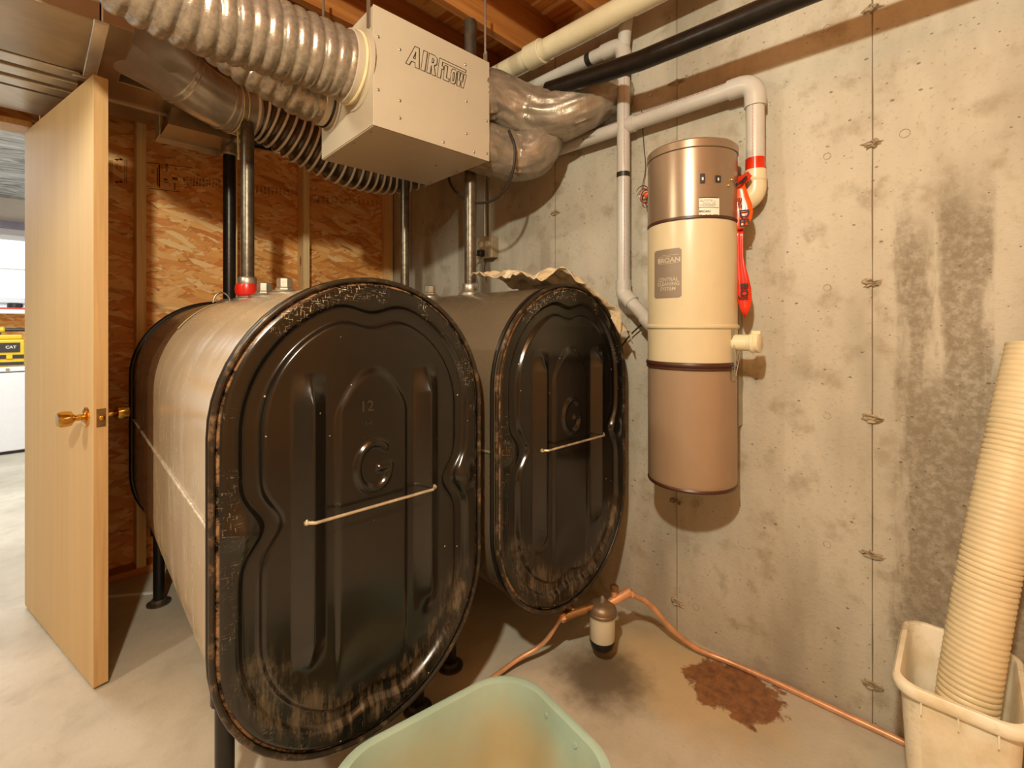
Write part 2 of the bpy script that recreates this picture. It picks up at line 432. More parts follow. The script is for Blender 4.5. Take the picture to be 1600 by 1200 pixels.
ORG = {}
def link(o, parent=None):
    COL.objects.link(o)
    if parent: o.parent = parent
    return o
def thing(name, label, cat, loc=(0, 0, 0), rz=0.0, group=None):
    o = bpy.data.objects.new(name, None); COL.objects.link(o); o.empty_display_size = 0.1
    o.location = loc; o.rotation_euler = (0, 0, rz); o['label'] = label; o['category'] = cat
    if group: o['group'] = group
    return o
def root_of(o):
    while o.parent: o = o.parent
    return o
def obj(name, g, mat, parent=None, smooth=True, ang=35, local=False, bevel=0.0, label=None):
    """link a mesh; g is written in room coordinates (local=True: in the thing's own)"""
    me = g.mesh(name, smooth, ang) if isinstance(g, G) else g
    o = bpy.data.objects.new(name, me)
    if isinstance(mat, str): mat = M[mat]
    if not me.materials: me.materials.append(mat)
    if parent:
        link(o, parent)
        if not local:
            r = root_of(parent); off = Vector(r.location)
            me.transform(Matrix.Translation(-off))
    else:
        COL.objects.link(o)
        if not local:
            xs = [v.co for v in me.vertices]
            lo = Vector((min(v.x for v in xs), min(v.y for v in xs), min(v.z for v in xs))); hi = Vector((max(v.x for v in xs), max(v.y for v in xs), max(v.z for v in xs)))
            c = Vector(((lo.x + hi.x) / 2, (lo.y + hi.y) / 2, lo.z)); me.transform(Matrix.Translation(-c)); o.location = c
    if bevel:
        b = o.modifiers.new('bevel', 'BEVEL'); b.width = bevel; b.segments = 2; b.limit_method = 'ANGLE'
    if label: o['label'] = label
    return o
def tag(o, label, cat, group=None):
    o['label'] = label; o['category'] = cat
    if group: o['group'] = group
    return o
def struct(o): o['kind'] = 'structure'; return o
def catmull(pts, step=0.02):
    P = [Vector(p) for p in pts]; P = [P[0] * 2 - P[1]] + P + [P[-1] * 2 - P[-2]]
    out = []
    for i in range(1, len(P) - 2):
        n = max(2, int((P[i + 1] - P[i]).length / step))
        for k in range(n):
            t = k / n; a, b, c, d = P[i - 1], P[i], P[i + 1], P[i + 2]
            out.append(0.5 * ((2 * b) + (c - a) * t + (2 * a - 5 * b + 4 * c - d) * t * t + (-a + 3 * b - 3 * c + d) * t ** 3))
    out.append(P[-2]); return out
def arc_len(P):
    s = [0.0]
    for a, b in zip(P, P[1:]): s.append(s[-1] + (b - a).length)
    return s
def resample(P, step):
    s = arc_len(P); n = max(2, int(round(s[-1] / step))); out = []; j = 0
    for i in range(n + 1):
        x = s[-1] * i / n
        while j < len(s) - 2 and s[j + 1] < x: j += 1
        t = (x - s[j]) / max(1e-9, s[j + 1] - s[j]); out.append(P[j].lerp(P[j + 1], t))
    return out
def fillet(pts, rad, n=8):
    """polyline with rounded corners"""
    P = [Vector(p) for p in pts]; out = [P[0]]
    for a, b, c in zip(P, P[1:], P[2:]):
        u, v = (a - b).normalized(), (c - b).normalized()
        ang = u.angle(v); t = rad / math.tan(ang / 2); p0, p1 = b + u * t, b + v * t
        for k in range(n + 1):
            s = k / n; out.append((1 - s) ** 2 * p0 + 2 * s * (1 - s) * b + s * s * p1)
    out.append(P[-1]); return out
def text_mesh(body, size, shear=0.0, sx=1.0, align='CENTER', bold=0.02):
    cu = bpy.data.curves.new('t', 'FONT'); cu.body = body; cu.size = size; cu.shear = shear; cu.align_x = align; cu.align_y = 'CENTER'
    cu.resolution_u = 3; cu.offset = bold * size
    o = bpy.data.objects.new('t', cu); COL.objects.link(o)
    dg = bpy.context.evaluated_depsgraph_get()
    me = bpy.data.meshes.new_from_object(o.evaluated_get(dg))
    V = [(v.co.x * sx, v.co.y) for v in me.vertices]; F = [tuple(p.vertices) for p in me.polygons]
    bpy.data.objects.remove(o); bpy.data.curves.remove(cu); bpy.data.meshes.remove(me)
    return V, F
def place_text(g, body, size, fn, **kw):
    V, F = text_mesh(body, size, **kw)
    g.add([fn(x, y) for x, y in V], F)

# ------------------------------------------------------------------ the setting
XW, YS, YO = 1.77, 2.87, 2.96      # concrete wall, stud fronts, sheathing
ZC = 2.52                          # underside of the joists
struct(obj('floor', G().box(-3.4, XW + 0.2, -2.0, 7.4, -0.1, 0), 'floor', smooth=False))
wr = struct(obj('wall_right', G().box(XW, XW + 0.2, -2.0, 3.1, 0, ZC), 'conc', smooth=False))
struct(obj('wall_behind', G().box(-3.4, XW, -2.2, -2.0, 0, 2.8), 'osb', smooth=False))
struct(obj('wall_left', G().box(-3.6, -3.4, -2.0, 7.4, 0, 2.8), 'conc', smooth=False))
# form-panel seams and snap-tie scars on the poured wall
seam = []
for i in range(-2, 5):
    y = 0.198 + 0.6125 * i
    if y > 2.9: continue
    g = G(); n = 60
    for k in range(n + 1):
        z = ZC * k / n; w = 0.0016 + 0.0012 * mn.noise((y * 9, z * 9, 0.0)); o_ = 0.0025 * mn.noise((y * 5, z * 3, 4.0)); h = 0.003 + 0.002 * mn.noise((y * 3, z * 11, 2.0))
        g.v += [(XW, y - w + o_, z), (XW - max(h, 0.0008), y + o_, z), (XW, y + w + o_, z)]
    for k in range(n):
        a = 3 * k; g.f += [(a, a + 1, a + 4, a + 3), (a + 1, a + 2, a + 5, a + 4)]
    o = obj('form_seam', g, plain('seam_fin_%d' % i, (132, 116, 92), 0.9) if not seam else seam[0].data.materials[0], wr)
    seam.append(o)
    for k, zt in enumerate((0.125, 0.52, 0.93, 1.34, 1.76, 2.17)):
        if i not in (0, 1, 2): continue
        g = G(); seg = 18; rx, rz_ = 0.026 + 0.010 * random.random(), 0.012 + 0.005 * random.random()
        vs = [(XW - 0.006, y - 0.005, zt)]
        for rr_ in (0.35, 0.7, 1.0):
            for a in range(seg):
                an = 2 * PI * a / seg; wob = 1 + 0.75 * mn.noise((math.cos(an) * 2.2 + i * 5, math.sin(an) * 1.6 + k * 7, rr_))
                dep = {0.35: 0.004 - 0.010 * (a % 5 == 0), 0.7: 0.009 + 0.006 * mn.noise((a * 0.9, k * 3.0, i)), 1.0: -0.001}[rr_]
                vs.append((XW - dep, y - rx * rr_ * wob * math.cos(an), zt + rz_ * rr_ * wob * math.sin(an)))
        fs = [(0, 1 + a, 1 + (a + 1) % seg) for a in range(seg)]
        for r_ in range(2):
            for a in range(seg):
                b = (a + 1) % seg; fs.append((1 + r_ * seg + a, 1 + r_ * seg + b, 1 + (r_ + 1) * seg + b, 1 + (r_ + 1) * seg + a))
        g.add(vs, fs); obj('tie_scar', g, bpy.data.materials.get('tie_scar_mortar') or plain('tie_scar_mortar', (166, 148, 120), 0.9, var=0.35, sc=60, bump=0.6), wr)
        for dy, dz, r_ in ((-0.075, 0.012, 0.012), (0.115, -0.006, 0.010)):   # round form-head prints beside each tie
            ring = [(XW - 0.0006, y + dy + r_ * math.cos(2 * PI * a / 20), zt + dz + r_ * math.sin(2 * PI * a / 20)) for a in range(20)]
            obj('form_ring', G().tube(ring, 0.0010, 6, closed=True), bpy.data.materials.get('tie_scar_mortar'), wr)

# framed wall with board sheathing, door opening on the left
wb = struct(obj('wall_back', G().box(-3.4, -0.87, YO, YO + 0.012, 0.0, 2.8), 'osb', smooth=False))
for (x0, x1, z0, z1) in ((0.027, 0.372, 0.0, 1.125), (0.027, 0.372, 1.128, 2.7), (0.375, 1.165, 0.0, 1.125), (0.375, 1.165, 1.128, 2.7), (1.168, XW, 0.0, 1.125), (1.168, XW, 1.128, 2.7), (-0.87, 0.025, 2.09, 2.7)):
    obj('sheathing_panel', G().box(x0, x1, YO + 0.004 * random.random(), YO + 0.012, z0, z1), 'osb', wb, smooth=False)
obj('backing_panel', G().box(0.027, XW, YO + 0.0125, YO + 0.024, 0, 2.8), 'osb', wb, smooth=False)
for x0 in (0.3535, 0.752, 1.146, 1.726):
    obj('stud', G().box(x0, x0 + 0.038, YS, YO, 0.038, ZC), 'stud', wb, smooth=False, bevel=0.002)
obj('bottom_plate', G().box(0.028, XW, YS, YO, 0, 0.038), 'joist', wb, smooth=False)
obj('top_plate', G().box(-3.4, XW, YS, YO, 2.46, ZC), 'joist', wb, smooth=False)
obj('door_header', G().box(-0.9, -0.0, YS, YO, 2.15, 2.27), 'joist', wb, smooth=False)
# ink stamped on the sheathing (turned on its side, as on the boards)
g = G(); YP = YO - 0.0006
def wallpt(px, py): return at(px, py, Y=YP)
def rule(p, q, w):
    a, b = wallpt(*p), wallpt(*q); d = (b - a).normalized(); n = Vector((-d.z, 0, d.x)) * w
    g.add([a - n, b - n, b + n, a + n], [(0, 1, 2, 3)])
for x in (172, 175, 195, 198): rule((x, 250), (x, 287), 0.0009)
for yy in (249, 284):
    rule((179, yy), (192, yy + 1), 0.0018)
    for sx, dx in ((179, 1), (192, -1)):
        a = wallpt(sx, yy); g.add([a, a + Vector((dx * 0.012, 0, 0.006)), a + Vector((dx * 0.012, 0, -0.006))], [(0, 1, 2)])
rule((232, 254), (300, 262), 0.0014); rule((232, 294), (281, 300), 0.0014); rule((249, 257), (249, 292), 0.003); rule((246, 262), (246, 290), 0.002)
rule((273, 286), (273, 296), 0.0022)
def stamp(body, px, py, size, sx=1.0):
    c = wallpt(px, py); place_text(g, body, size, lambda x, y: Vector((c.x - y, YP, c.z + x)), sx=sx)
stamp('B', 274, 279, 0.030); stamp('19', 260, 283, 0.028); stamp('IIII', 275, 264, 0.012); stamp('II-I', 239, 268, 0.018); stamp('WON', 261, 262, 0.016)
stamp('Il-IIl :I', 183, 260, 0.009); stamp('lI-I:Il', 188, 262, 0.008)
def scrawl(n): return ''.join(random.choice('IIl:-.I ') for _ in range(n))   # print too small to read in the photograph
lines = [scrawl(14) for _ in range(11)]
for i, x in enumerate(range(288, 348, 5)): stamp(lines[i % len(lines)], x, 283 + (x - 288) * 0.06, 0.0135)
for i, x in enumerate(range(402, 456, 6)): stamp(lines[(i + 3) % len(lines)], x, 296 + (x - 402) * 0.08, 0.0125)
for i, x in enumerate(range(498, 590, 7)): stamp(lines[(i + 5) % len(lines)], x, 312 + (x - 498) * 0.06, 0.0115)
stamp('S', 496, 314, 0.028); stamp('C3', 523, 316, 0.012)
obj('stamped_print', g, 'osbink', wb, smooth=False, label='dark ink grade stamps on the sheathing')
for i in range(3):   # the wall ends in a jamb at the opening
    pass
jamb = struct(obj('trim_1', G().box(0.004, 0.026, YS + 0.03, YO + 0.03, 0, 2.06).box(-0.90, -0.875, YS - 0.005, YO + 0.03, 0, 2.06).box(-0.90, 0.026, YS - 0.005, YO + 0.03, 2.06, 2.085), 'dooredge', smooth=False))

# ceiling: joists across the room with a board deck above
ce = struct(obj('ceiling', G().box(-3.4, XW + 0.2, -2.0, 3.0, ZC + 0.24, ZC + 0.26), 'osb', smooth=False))
for k in range(12):
    y = -1.75 + 0.406 * k
    obj('joist', G().box(-3.4, XW + 0.1, y, y + 0.038, ZC, ZC + 0.235), 'joist', ce, smooth=False)
obj('rim_joist', G().box(XW + 0.1, XW + 0.14, -2.0, 3.0, ZC + 0.04, ZC + 0.235), 'joist', ce, smooth=False)
obj('sill_plate', G().box(XW + 0.02, XW + 0.14, -2.0, 3.0, ZC, ZC + 0.038), 'stud', ce, smooth=False)

# ------------------------------------------------------------------ door
hx, hy = -0.02, 2.90
da = math.atan2(2.07 - 2.90, 0.142 + 0.02)
dl = math.hypot(0.162, 0.83)
door = struct(bpy.data.objects.new('door_1', None)); COL.objects.link(door); door.location = (hx, hy, 0); door.rotation_euler = (0, 0, da)
# local x runs from hinge to latch edge, local y>0 is the side towards the concrete wall
door['label'] = 'pale wooden slab door standing open'
obj('door_leaf', G().box(0, dl, 0.0, 0.040, 0.012, 2.045), 'door', door, smooth=False, local=True, bevel=0.0015)
obj('edge_band', G().box(dl, dl + 0.0025, 0.001, 0.039, 0.0125, 2.0445), 'dooredge', door, smooth=False, local=True)
kz = 0.905
def knob(sign, y0):
    m = Matrix.Translation((dl - 0.062, y0, kz)) @ Matrix.Rotation(R(-90 * sign), 4, 'X')
    k = obj('door_knob', G().lathe([(0.006, 0.0), (0.011, 0.010), (0.010, 0.030), (0.015, 0.034), (0.024, 0.040), (0.0265, 0.056), (0.025, 0.070), (0.021, 0.074), (0.0, 0.0745)], 28, m), 'brass', door, local=True)
    obj('rosette', G().lathe([(0.033, 0.0), (0.032, 0.005), (0.022, 0.010), (0.012, 0.011)], 28, m), 'brass', k, local=True)
knob(-1, 0.0); knob(1, 0.040)
obj('latch_plate', G().box(dl + 0.0025, dl + 0.005, 0.008, 0.032, kz - 0.030, kz + 0.030), 'brassd', door, smooth=False, local=True)
obj('latch_bolt', G().lathe([(0.008, 0), (0.008, 0.009), (0.004, 0.011)], 16, Matrix.Translation((dl + 0.005, 0.020, kz)) @ Matrix.Rotation(R(90), 4, 'Y')), 'brass', door, local=True)
g = G()
cz = 2.05
for k in range(9):
    z = cz + 0.011 * k; c = Vector((0.005, 2.86, z)); ax = Vector((1, 0, 0)) if k % 2 else Vector((0, 1, 0))
    g.tube([c + ax * 0.004 * math.cos(2 * PI * a / 10) + Vector((0, 0, 0.0085 * math.sin(2 * PI * a / 10))) for a in range(10)], 0.0012, 5, closed=True)
tag(obj('hook_chain', g, 'galv'), 'short pale chain hanging above the top corner of the open door', 'chain')

# ------------------------------------------------------------------ oil tanks
TR, TH, TL = 0.333, 0.2145, 1.62       # end radius, half straight height, length
def obround(r, n=28):
    out = []
    for k in range(n + 1): a = PI * k / n; out.append((r * math.cos(a), TH + r * math.sin(a)))
    for k in range(n + 1): a = PI + PI * k / n; out.append((r * math.cos(a), -TH + r * math.sin(a)))
    return out
def sstep(a, b, x):
    t = max(0.0, min(1.0, (x - a) / (b - a))); return t * t * (3 - 2 * t)
Gst = [(0.043 * math.cos(R(a)), 0.10 + 0.055 * math.sin(R(a))) for a in range(48, 329, 8)] + [(0.041, 0.094), (0.014, 0.094)]
def seg_d(px, py, a, b):
    dx, dy = b[0] - a[0], b[1] - a[1]; L = dx * dx + dy * dy
    t = max(0, min(1, ((px - a[0]) * dx + (py - a[1]) * dy) / L)) if L else 0
    return math.hypot(px - a[0] - t * dx, py - a[1] - t * dy)
def edge_of(u, v):
    return TR - math.hypot(u, max(0.0, abs(v) - TH))
def head_h(u, v):
    e = edge_of(u, v)
    h = 0.010 * sstep(0.0, 0.02, e)
    ec = 0.068 + 0.040 * math.exp(-((v - 0.02) / 0.05) ** 2) * (abs(u) > 0.12) + 0.028 * math.exp(-(u / 0.055) ** 2) * (abs(v) > 0.3)
    h -= 0.013 * sstep(0.026, 0.012, abs(e - ec))
    for su in (-1, 1):
        h += 0.015 * math.exp(-(((u - su * 0.278) / 0.026) ** 2 + ((v - 0.02) / 0.032) ** 2))
    for ru in (-0.150, 0.150):
        du = abs(u - ru)
        if du < 0.04:
            end = min(sstep(-0.33, -0.24, v), max(0.0, min(1.0, (0.335 - v) / 0.07)))
            h += 0.030 * (max(0.0, 1 - du / 0.038)) ** 1.15 * end
    pl = max(abs(u) - 0.086, max(0, abs(v - 0.02) - 0.31))
    top = 0.33 - 0.25 * (u / 0.086) ** 2 * 0.35
    h += 0.007 * sstep(0.010, -0.006, abs(u) - 0.086) * sstep(0.014, -0.014, v - top) * sstep(-0.36, -0.24, v + 0.05 * (u / 0.086) ** 2)
    if abs(u) < 0.075 and 0.02 < v < 0.18:
        d = min(seg_d(u, v, a, b) for a, b in zip(Gst, Gst[1:]))
        h += 0.0085 * sstep(0.0115, 0.002, d)
    return h
def make_head():
    NR, NC = 330, 210; vs, fs, ed = [], [], []
    H = TH + TR
    for j in range(NR + 1):
        t = -1 + 2 * j / NR
        v = H * math.sin(t * PI / 2) * 0.35 + H * t * 0.65
        v = max(-H + 1e-5, min(H - 1e-5, v))
        w = TR if abs(v) <= TH else math.sqrt(max(0, TR ** 2 - (abs(v) - TH) ** 2))
        for i in range(NC + 1):
            u = w * (-1 + 2 * i / NC); vs.append((u, -head_h(u, v), v)); ed.append(max(0.0, edge_of(u, v)))
    for j in range(NR):
        for i in range(NC):
            a = j * (NC + 1) + i; fs.append((a, a + 1, a + NC + 2, a + NC + 1))
    me = bpy.data.meshes.new('tank_head'); me.from_pydata(vs, [], fs); me.update()
    at_ = me.attributes.new('edge', 'FLOAT', 'POINT'); at_.data.foreach_set('value', ed)
    me.polygons.foreach_set('use_smooth', [True] * len(me.polygons))
    me.materials.append(M['head']); return me
HEAD = make_head()
def ring_path(r, y):
    P = obround(r); out = []
    for p in P:
        if not out or (Vector((p[0], y, p[1])) - out[-1]).length > 1e-4: out.append(Vector((p[0], y, p[1])))
    return out
def make_tank(name, label, front, zc, shellmat, seamz, bungs, leg_in):
    yaw = R(-2.4); ax = Vector((math.sin(-yaw), math.cos(yaw), 0)); ctr = Vector((front[0], front[1], 0)) + ax * (TL / 2)
    t = thing(name, label, 'oil tank', ctr, yaw, 'oil tanks')
    yf, yb = -TL / 2, TL / 2
    # shell: prism of the obround, closed behind by a dished rear head
    g = G(); P = ring_path(TR - 0.004, 0); n = len(P); ys = [yf + 0.012 + (TL - 0.03) * k / 24 for k in range(25)]
    for y in ys: g.v += [(p.x, y, p.z) for p in P]
    for k in range(24):
        for i in range(n): j = (i + 1) % n; g.f.append((k * n + i, k * n + j, (k + 1) * n + j, (k + 1) * n + i))
    g.f.append(tuple(24 * n + i for i in range(n)))
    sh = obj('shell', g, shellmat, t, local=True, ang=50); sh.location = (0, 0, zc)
    hd = obj('front_head', HEAD, 'head', t, local=True); hd.location = (0, yf + 0.010, zc)
    lip = obj('front_rim', G().tube(ring_path(TR + 0.001, yf + 0.004), 0.0060, 10, closed=True), 'scrape', t, local=True); lip.location = (0, 0, zc)
    lp2 = obj('rim_flange', G().tube(ring_path(TR + 0.001, yf + 0.026), 0.006, 10, closed=True), 'black', t, local=True); lp2.location = (0, 0, zc)
    lp3 = obj('rear_rim', G().tube(ring_path(TR + 0.001, yb - 0.012), 0.010, 10, closed=True), 'black', t, local=True); lp3.location = (0, 0, zc)
    # welded bar across the head
    hb = head_h(-0.15, 0.01) + 0.004
    P2 = [(-0.163, yf + 0.010 - head_h(-0.163, 0.014) - 0.002, zc + 0.014), (-0.15, yf + 0.010 - hb, zc + 0.014), (0.15, yf + 0.010 - hb, zc + 0.014), (0.163, yf + 0.010 - head_h(0.163, 0.014) - 0.002, zc + 0.014)]
    wbj = obj('weld_bar', G().tube(P2, [0.004, 0.0036, 0.0036, 0.004], 10), 'weld', t, local=True)
    for p in P2[:1] + P2[-1:]:
        obj('weld_bead', G().lathe([(0.001, -0.007), (0.006, -0.003), (0.0065, 0.002), (0.001, 0.007)], 10, Matrix.Translation(p)), 'weld', wbj, local=True)
    # side weld seams with a rough bead
    for s in (-1, 1):
        pts = []
        for k in range(81):
            y = yf + 0.03 + (TL - 0.06) * k / 80
            pts.append((s * (TR - 0.003 + 0.001 * mn.noise((y * 40, s, 0))), y, seamz + 0.003 * mn.noise((y * 25, 5, s))))
        obj('side_weld_seam', G().tube(pts, [0.0035 + 0.002 * abs(mn.noise((i * 0.7, 3, s))) for i in range(81)], 8), 'weld', t, local=True)
    # legs: pipe with foot flange and a socket
    for u, y in ((-0.265, yf + leg_in), (0.265, yf + leg_in), (-0.25, yb - 0.13), (0.25, yb - 0.13)):
        zt = zc - TH - math.sqrt(TR ** 2 - u * u) + 0.02
        l = obj('leg', G().tube([(u, y, 0.0), (u, y, zt)], 0.021, 16), 'black', t, local=True)
        obj('foot_flange', G().lathe([(0.045, 0.0), (0.045, 0.006), (0.028, 0.010), (0.027, 0.022)], 20, Matrix.Translation((u, y, 0))), 'steelpipe', l, local=True)
        obj('leg_socket', G().lathe([(0.030, 0), (0.030, 0.05), (0.022, 0.055)], 16, Matrix.Translation((u, y, zt - 0.055))), 'black', l, local=True)
    # bungs along the top
    zt = zc + TH + TR - 0.004
    for (tt, kind) in bungs:
        y = yf + tt
        b = obj('bung', G().lathe([(0.052, -0.006), (0.052, 0.006), (0.040, 0.010), (0.036, 0.016)], 24, Matrix.Translation((0, y, zt))), 'galv', t, local=True)
        if kind == 'plug':
            obj('plug_head', G().lathe([(0.030, 0.0), (0.030, 0.008), (0.026, 0.012), (0.026, 0.040), (0.022, 0.043)], 8, Matrix.Translation((0, y, zt + 0.014))), 'galv', b, local=True, ang=20)
        elif kind == 'gauge':
            obj('gauge_cap', G().lathe([(0.030, 0.0), (0.043, 0.012), (0.046, 0.035), (0.043, 0.052), (0.030, 0.058), (0.0, 0.058)], 28, Matrix.Translation((0, y, zt + 0.012))), 'red', b, local=True, label='red collar under the fill pipe')
    return t, ctr, ax, zt
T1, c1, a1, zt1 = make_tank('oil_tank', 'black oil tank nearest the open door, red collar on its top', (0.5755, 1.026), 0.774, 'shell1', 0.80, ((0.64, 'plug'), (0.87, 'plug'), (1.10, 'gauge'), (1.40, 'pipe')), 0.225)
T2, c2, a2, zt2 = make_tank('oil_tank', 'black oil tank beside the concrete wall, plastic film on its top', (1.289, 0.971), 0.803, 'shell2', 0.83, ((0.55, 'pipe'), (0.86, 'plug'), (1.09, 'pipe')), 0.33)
def ontank(front, a, tt, z): p = Vector((front[0], front[1], 0)) + a * tt; p.z = z; return p
F1, F2 = (0.5755, 1.026), (1.289, 0.971)
# stamped numbers on the near tank head
g = G()
def onhead(cu, cv):
    return lambda x, y: Vector((cu + x, -TL / 2 + 0.010 - head_h(cu + x, cv + y) - 0.0012, cv + y + 0.774))
place_text(g, '12', 0.036, onhead(-0.02, 0.245))
NUM = plain('stamp_highlight', (50, 43, 33), 0.3)
obj('stamped_size', g, NUM, T1, smooth=False, local=True)
g = G(); place_text(g, 'I:-II', 0.015, onhead(-0.015, 0.205))
obj('stamped_number', g, NUM, T1, smooth=False, local=True, label='small stamped number on the tank head')
# wire handle loop and cream strip along the shell's tone edge, near tank
lp = [(-0.055 + 0.032 * math.cos(a), 0.47, zt1 - 0.006 + 0.045 * math.sin(a)) for a in [PI * k / 12 for k in range(13)]]
obj('lifting_loop', G().tube(lp, 0.0035, 8), 'galv', T1, local=True)
g = G(); pts = []
for k in range(15):
    an = R(104 + 36 * k / 14); u, v = (TR + 0.0) * math.cos(an), TH + (TR + 0.0) * math.sin(an)
    y = 0.40 + 0.9 * u
    g.v += [(u * 1.001, y - 0.030, 0.774 + v), (u * 1.001, y - 0.008, 0.774 + v)]
for k in range(14): g.f.append((2 * k, 2 * k + 1, 2 * k + 3, 2 * k + 2))
g.v = [(x, y, z) for x, y, z in g.v]
obj('cream_strip', g, 'cream_band', T1, local=True, label='narrow cream strip across the tank shoulder')

# ------------------------------------------------------------------ fill and vent pipes
def pipe(name, label, pts, r, mat, cat='pipe', couplings=(), fr=0.06, group=None, seg=20):
    base = Vector(pts[0]); t = thing(name, label, cat, base, 0, group)
    obj('pipe_run', G().tube(fillet(pts, fr), r, seg), mat, t)
    return t
pA = ontank(F1, a1, 1.40, zt1 + 0.01); pB = ontank(F1, a1, 1.10, zt1 + 0.06); pC = ontank(F2, a2, 1.09, zt2 + 0.01); pD = ontank(F2, a2, 0.55, zt2 + 0.01)
zE = at(355, 225, d=2.14).z
t = thing('vent_pipe', 'black iron pipe with galvanised elbow, leftmost on the near tank', 'pipe', pA)
obj('pipe_run', G().tube([pA, (pA.x, pA.y, zE - 0.03)], 0.026, 20), 'bpipe', t)
e = obj('elbow', G().tube(fillet([(pA.x, pA.y, zE - 0.05), (pA.x, pA.y, zE + 0.03), (pA.x + 0.085, pA.y - 0.02, zE + 0.03)], 0.045), 0.033, 20), 'galv', t)
obj('elbow_bead', G().lathe([(0.036, 0), (0.038, 0.008), (0.036, 0.016)], 20, Matrix.Translation((pA.x, pA.y, zE - 0.055))), 'galv', e)
obj('pipe_offset', G().tube([(pA.x + 0.07, pA.y - 0.015, zE + 0.03), (pA.x + 0.2, pA.y - 0.05, zE + 0.03)], 0.026, 20), 'bpipe', t)
def riser(name, label, p, r, mat, top=ZC):
    t = thing(name, label, 'pipe', p)
    obj('pipe_run', G().tube([p, (p.x, p.y, top)], r, 20), mat, t)
    obj('coupling', G().lathe([(r + 0.008, 0), (r + 0.010, 0.006), (r + 0.010, 0.030), (r + 0.006, 0.036)], 20, Matrix.Translation(p)), 'galv', t)
    return t
t = thing('fill_pipe', 'worn steel fill pipe rising from the red collar on the near tank', 'pipe', pB)
obj('pipe_run', G().tube([pB, (pB.x, pB.y, 2.050)], 0.025, 20), 'steelpipe', t)
obj('coupling', G().lathe([(0.033, 0), (0.035, 0.006), (0.035, 0.030), (0.031, 0.036)], 20, Matrix.Translation(pB)), 'galv', t)
riser('vent_pipe', 'thin dark steel pipe rising beside the corner stud', pC, 0.022, 'steelpipe')
riser('fill_pipe', 'brown steel pipe rising from the far tank beside the outlet box', pD, 0.026, 'steelpipe')

# plastic film crumpled over the far tank
g = G(); NU, NV = 70, 64
for j in range(NV + 1):
    for i in range(NU + 1):
        a, b = i / NU, j / NV
        ylim0 = -TL / 2 - 0.012 - 0.022 * sstep(0.35, 0.9, a) + 0.07 * sstep(0.35, 0.0, a)
        ylim1 = -TL / 2 + 0.44 - 0.10 * a + 0.05 * mn.noise((a * 5, 3.1, 0))
        y = ylim0 + (ylim1 - ylim0) * b
        an = R(104 - (104 - (28 + 10 * mn.noise((b * 4, 7, 1)))) * a)
        lift = 0.016 + 0.07 * abs(mn.noise((a * 3.1 + 0.4, b * 3.5, 1.7))) + 0.022 * mn.noise((a * 9, b * 10, 4.2)) + 0.008 * mn.noise((a * 25, b * 27, 2.2)) + 0.035 * sstep(0.5, 0.1, a) * sstep(0.1, 0.6, b)
        rr_ = TR + 0.006 + max(0.003, lift)
        dz = -0.055 * sstep(0.16, 0.0, b) * sstep(0.1, 0.7, a) * (1 + 0.8 * mn.noise((a * 7, 0, 2)))
        g.v.append((rr_ * math.cos(an), y + 0.012 * mn.noise((a * 9, b * 9, 8)), 0.803 + TH + rr_ * math.sin(an) + dz))
for j in range(NV):
    for i in range(NU):
        q = j * (NU + 1) + i; g.f.append((q, q + 1, q + NU + 2, q + NU + 1))
m4 = Matrix.Translation(c2) @ Matrix.Rotation(R(-2.4), 4, 'Z'); g.v = [tuple(m4 @ Vector(p)) for p in g.v]
film = tag(obj('plastic_sheet', g, 'film', ang=60), 'crumpled tan plastic film draped over the top of the far tank', 'plastic sheet')
sd = film.modifiers.new('thick', 'SOLIDIFY'); sd.thickness = 0.0015

# ------------------------------------------------------------------ ventilation unit
bu = thing('ventilation_unit', 'cream sheet-metal ventilation box with AIRFLOW lettering hung from the joists', 'ventilation unit', (0.767, 1.366, 1.86), R(-2.8)); bu.scale = (0.903,) * 3
BW, BD, BH = 0.54, 0.48, 0.43
obj('cabinet', G().box(0, BW, 0.002, BD, 0.002, BH), 'hrv', bu, smooth=False, local=True, bevel=0.002)
obj('front_cover', G().box(-0.001, BW + 0.001, -0.002, 0.002, -0.001, BH), 'hrv', bu, smooth=False, local=True, bevel=0.001)
obj('bottom_cover', G().box(0.004, BW - 0.004, 0.006, BD - 0.004, -0.001, 0.002), 'hrv', bu, smooth=False, local=True)
scr = G().lathe([(0.0055, 0), (0.0055, 0.0015), (0.0035, 0.0035), (0.0, 0.004)], 8).mesh('screw')
scr.materials.append(M['galv'])
def screw(u, v, face):
    o = bpy.data.objects.new('screw', scr); link(o, bu)
    if face == 'f': o.location = (u, -0.002, v); o.rotation_euler = (R(90), 0, 0)
    elif face == 'b': o.location = (u, v, -0.001); o.rotation_euler = (R(180), 0, 0)
for u, v in ((0.018, 0.32), (0.018, 0.13), (0.105, 0.31), (0.105, 0.12), (0.105, 0.055), (0.41, 0.37), (0.415, 0.22), (0.415, 0.085), (0.30, 0.018), (0.455, 0.018), (0.525, 0.17), (0.525, 0.03)): screw(u, v, 'f')
for u, v in ((0.02, 0.06), (0.02, 0.2), (0.02, 0.4), (0.515, 0.2), (0.4, 0.2), (0.515, 0.42)): screw(u, v, 'b')
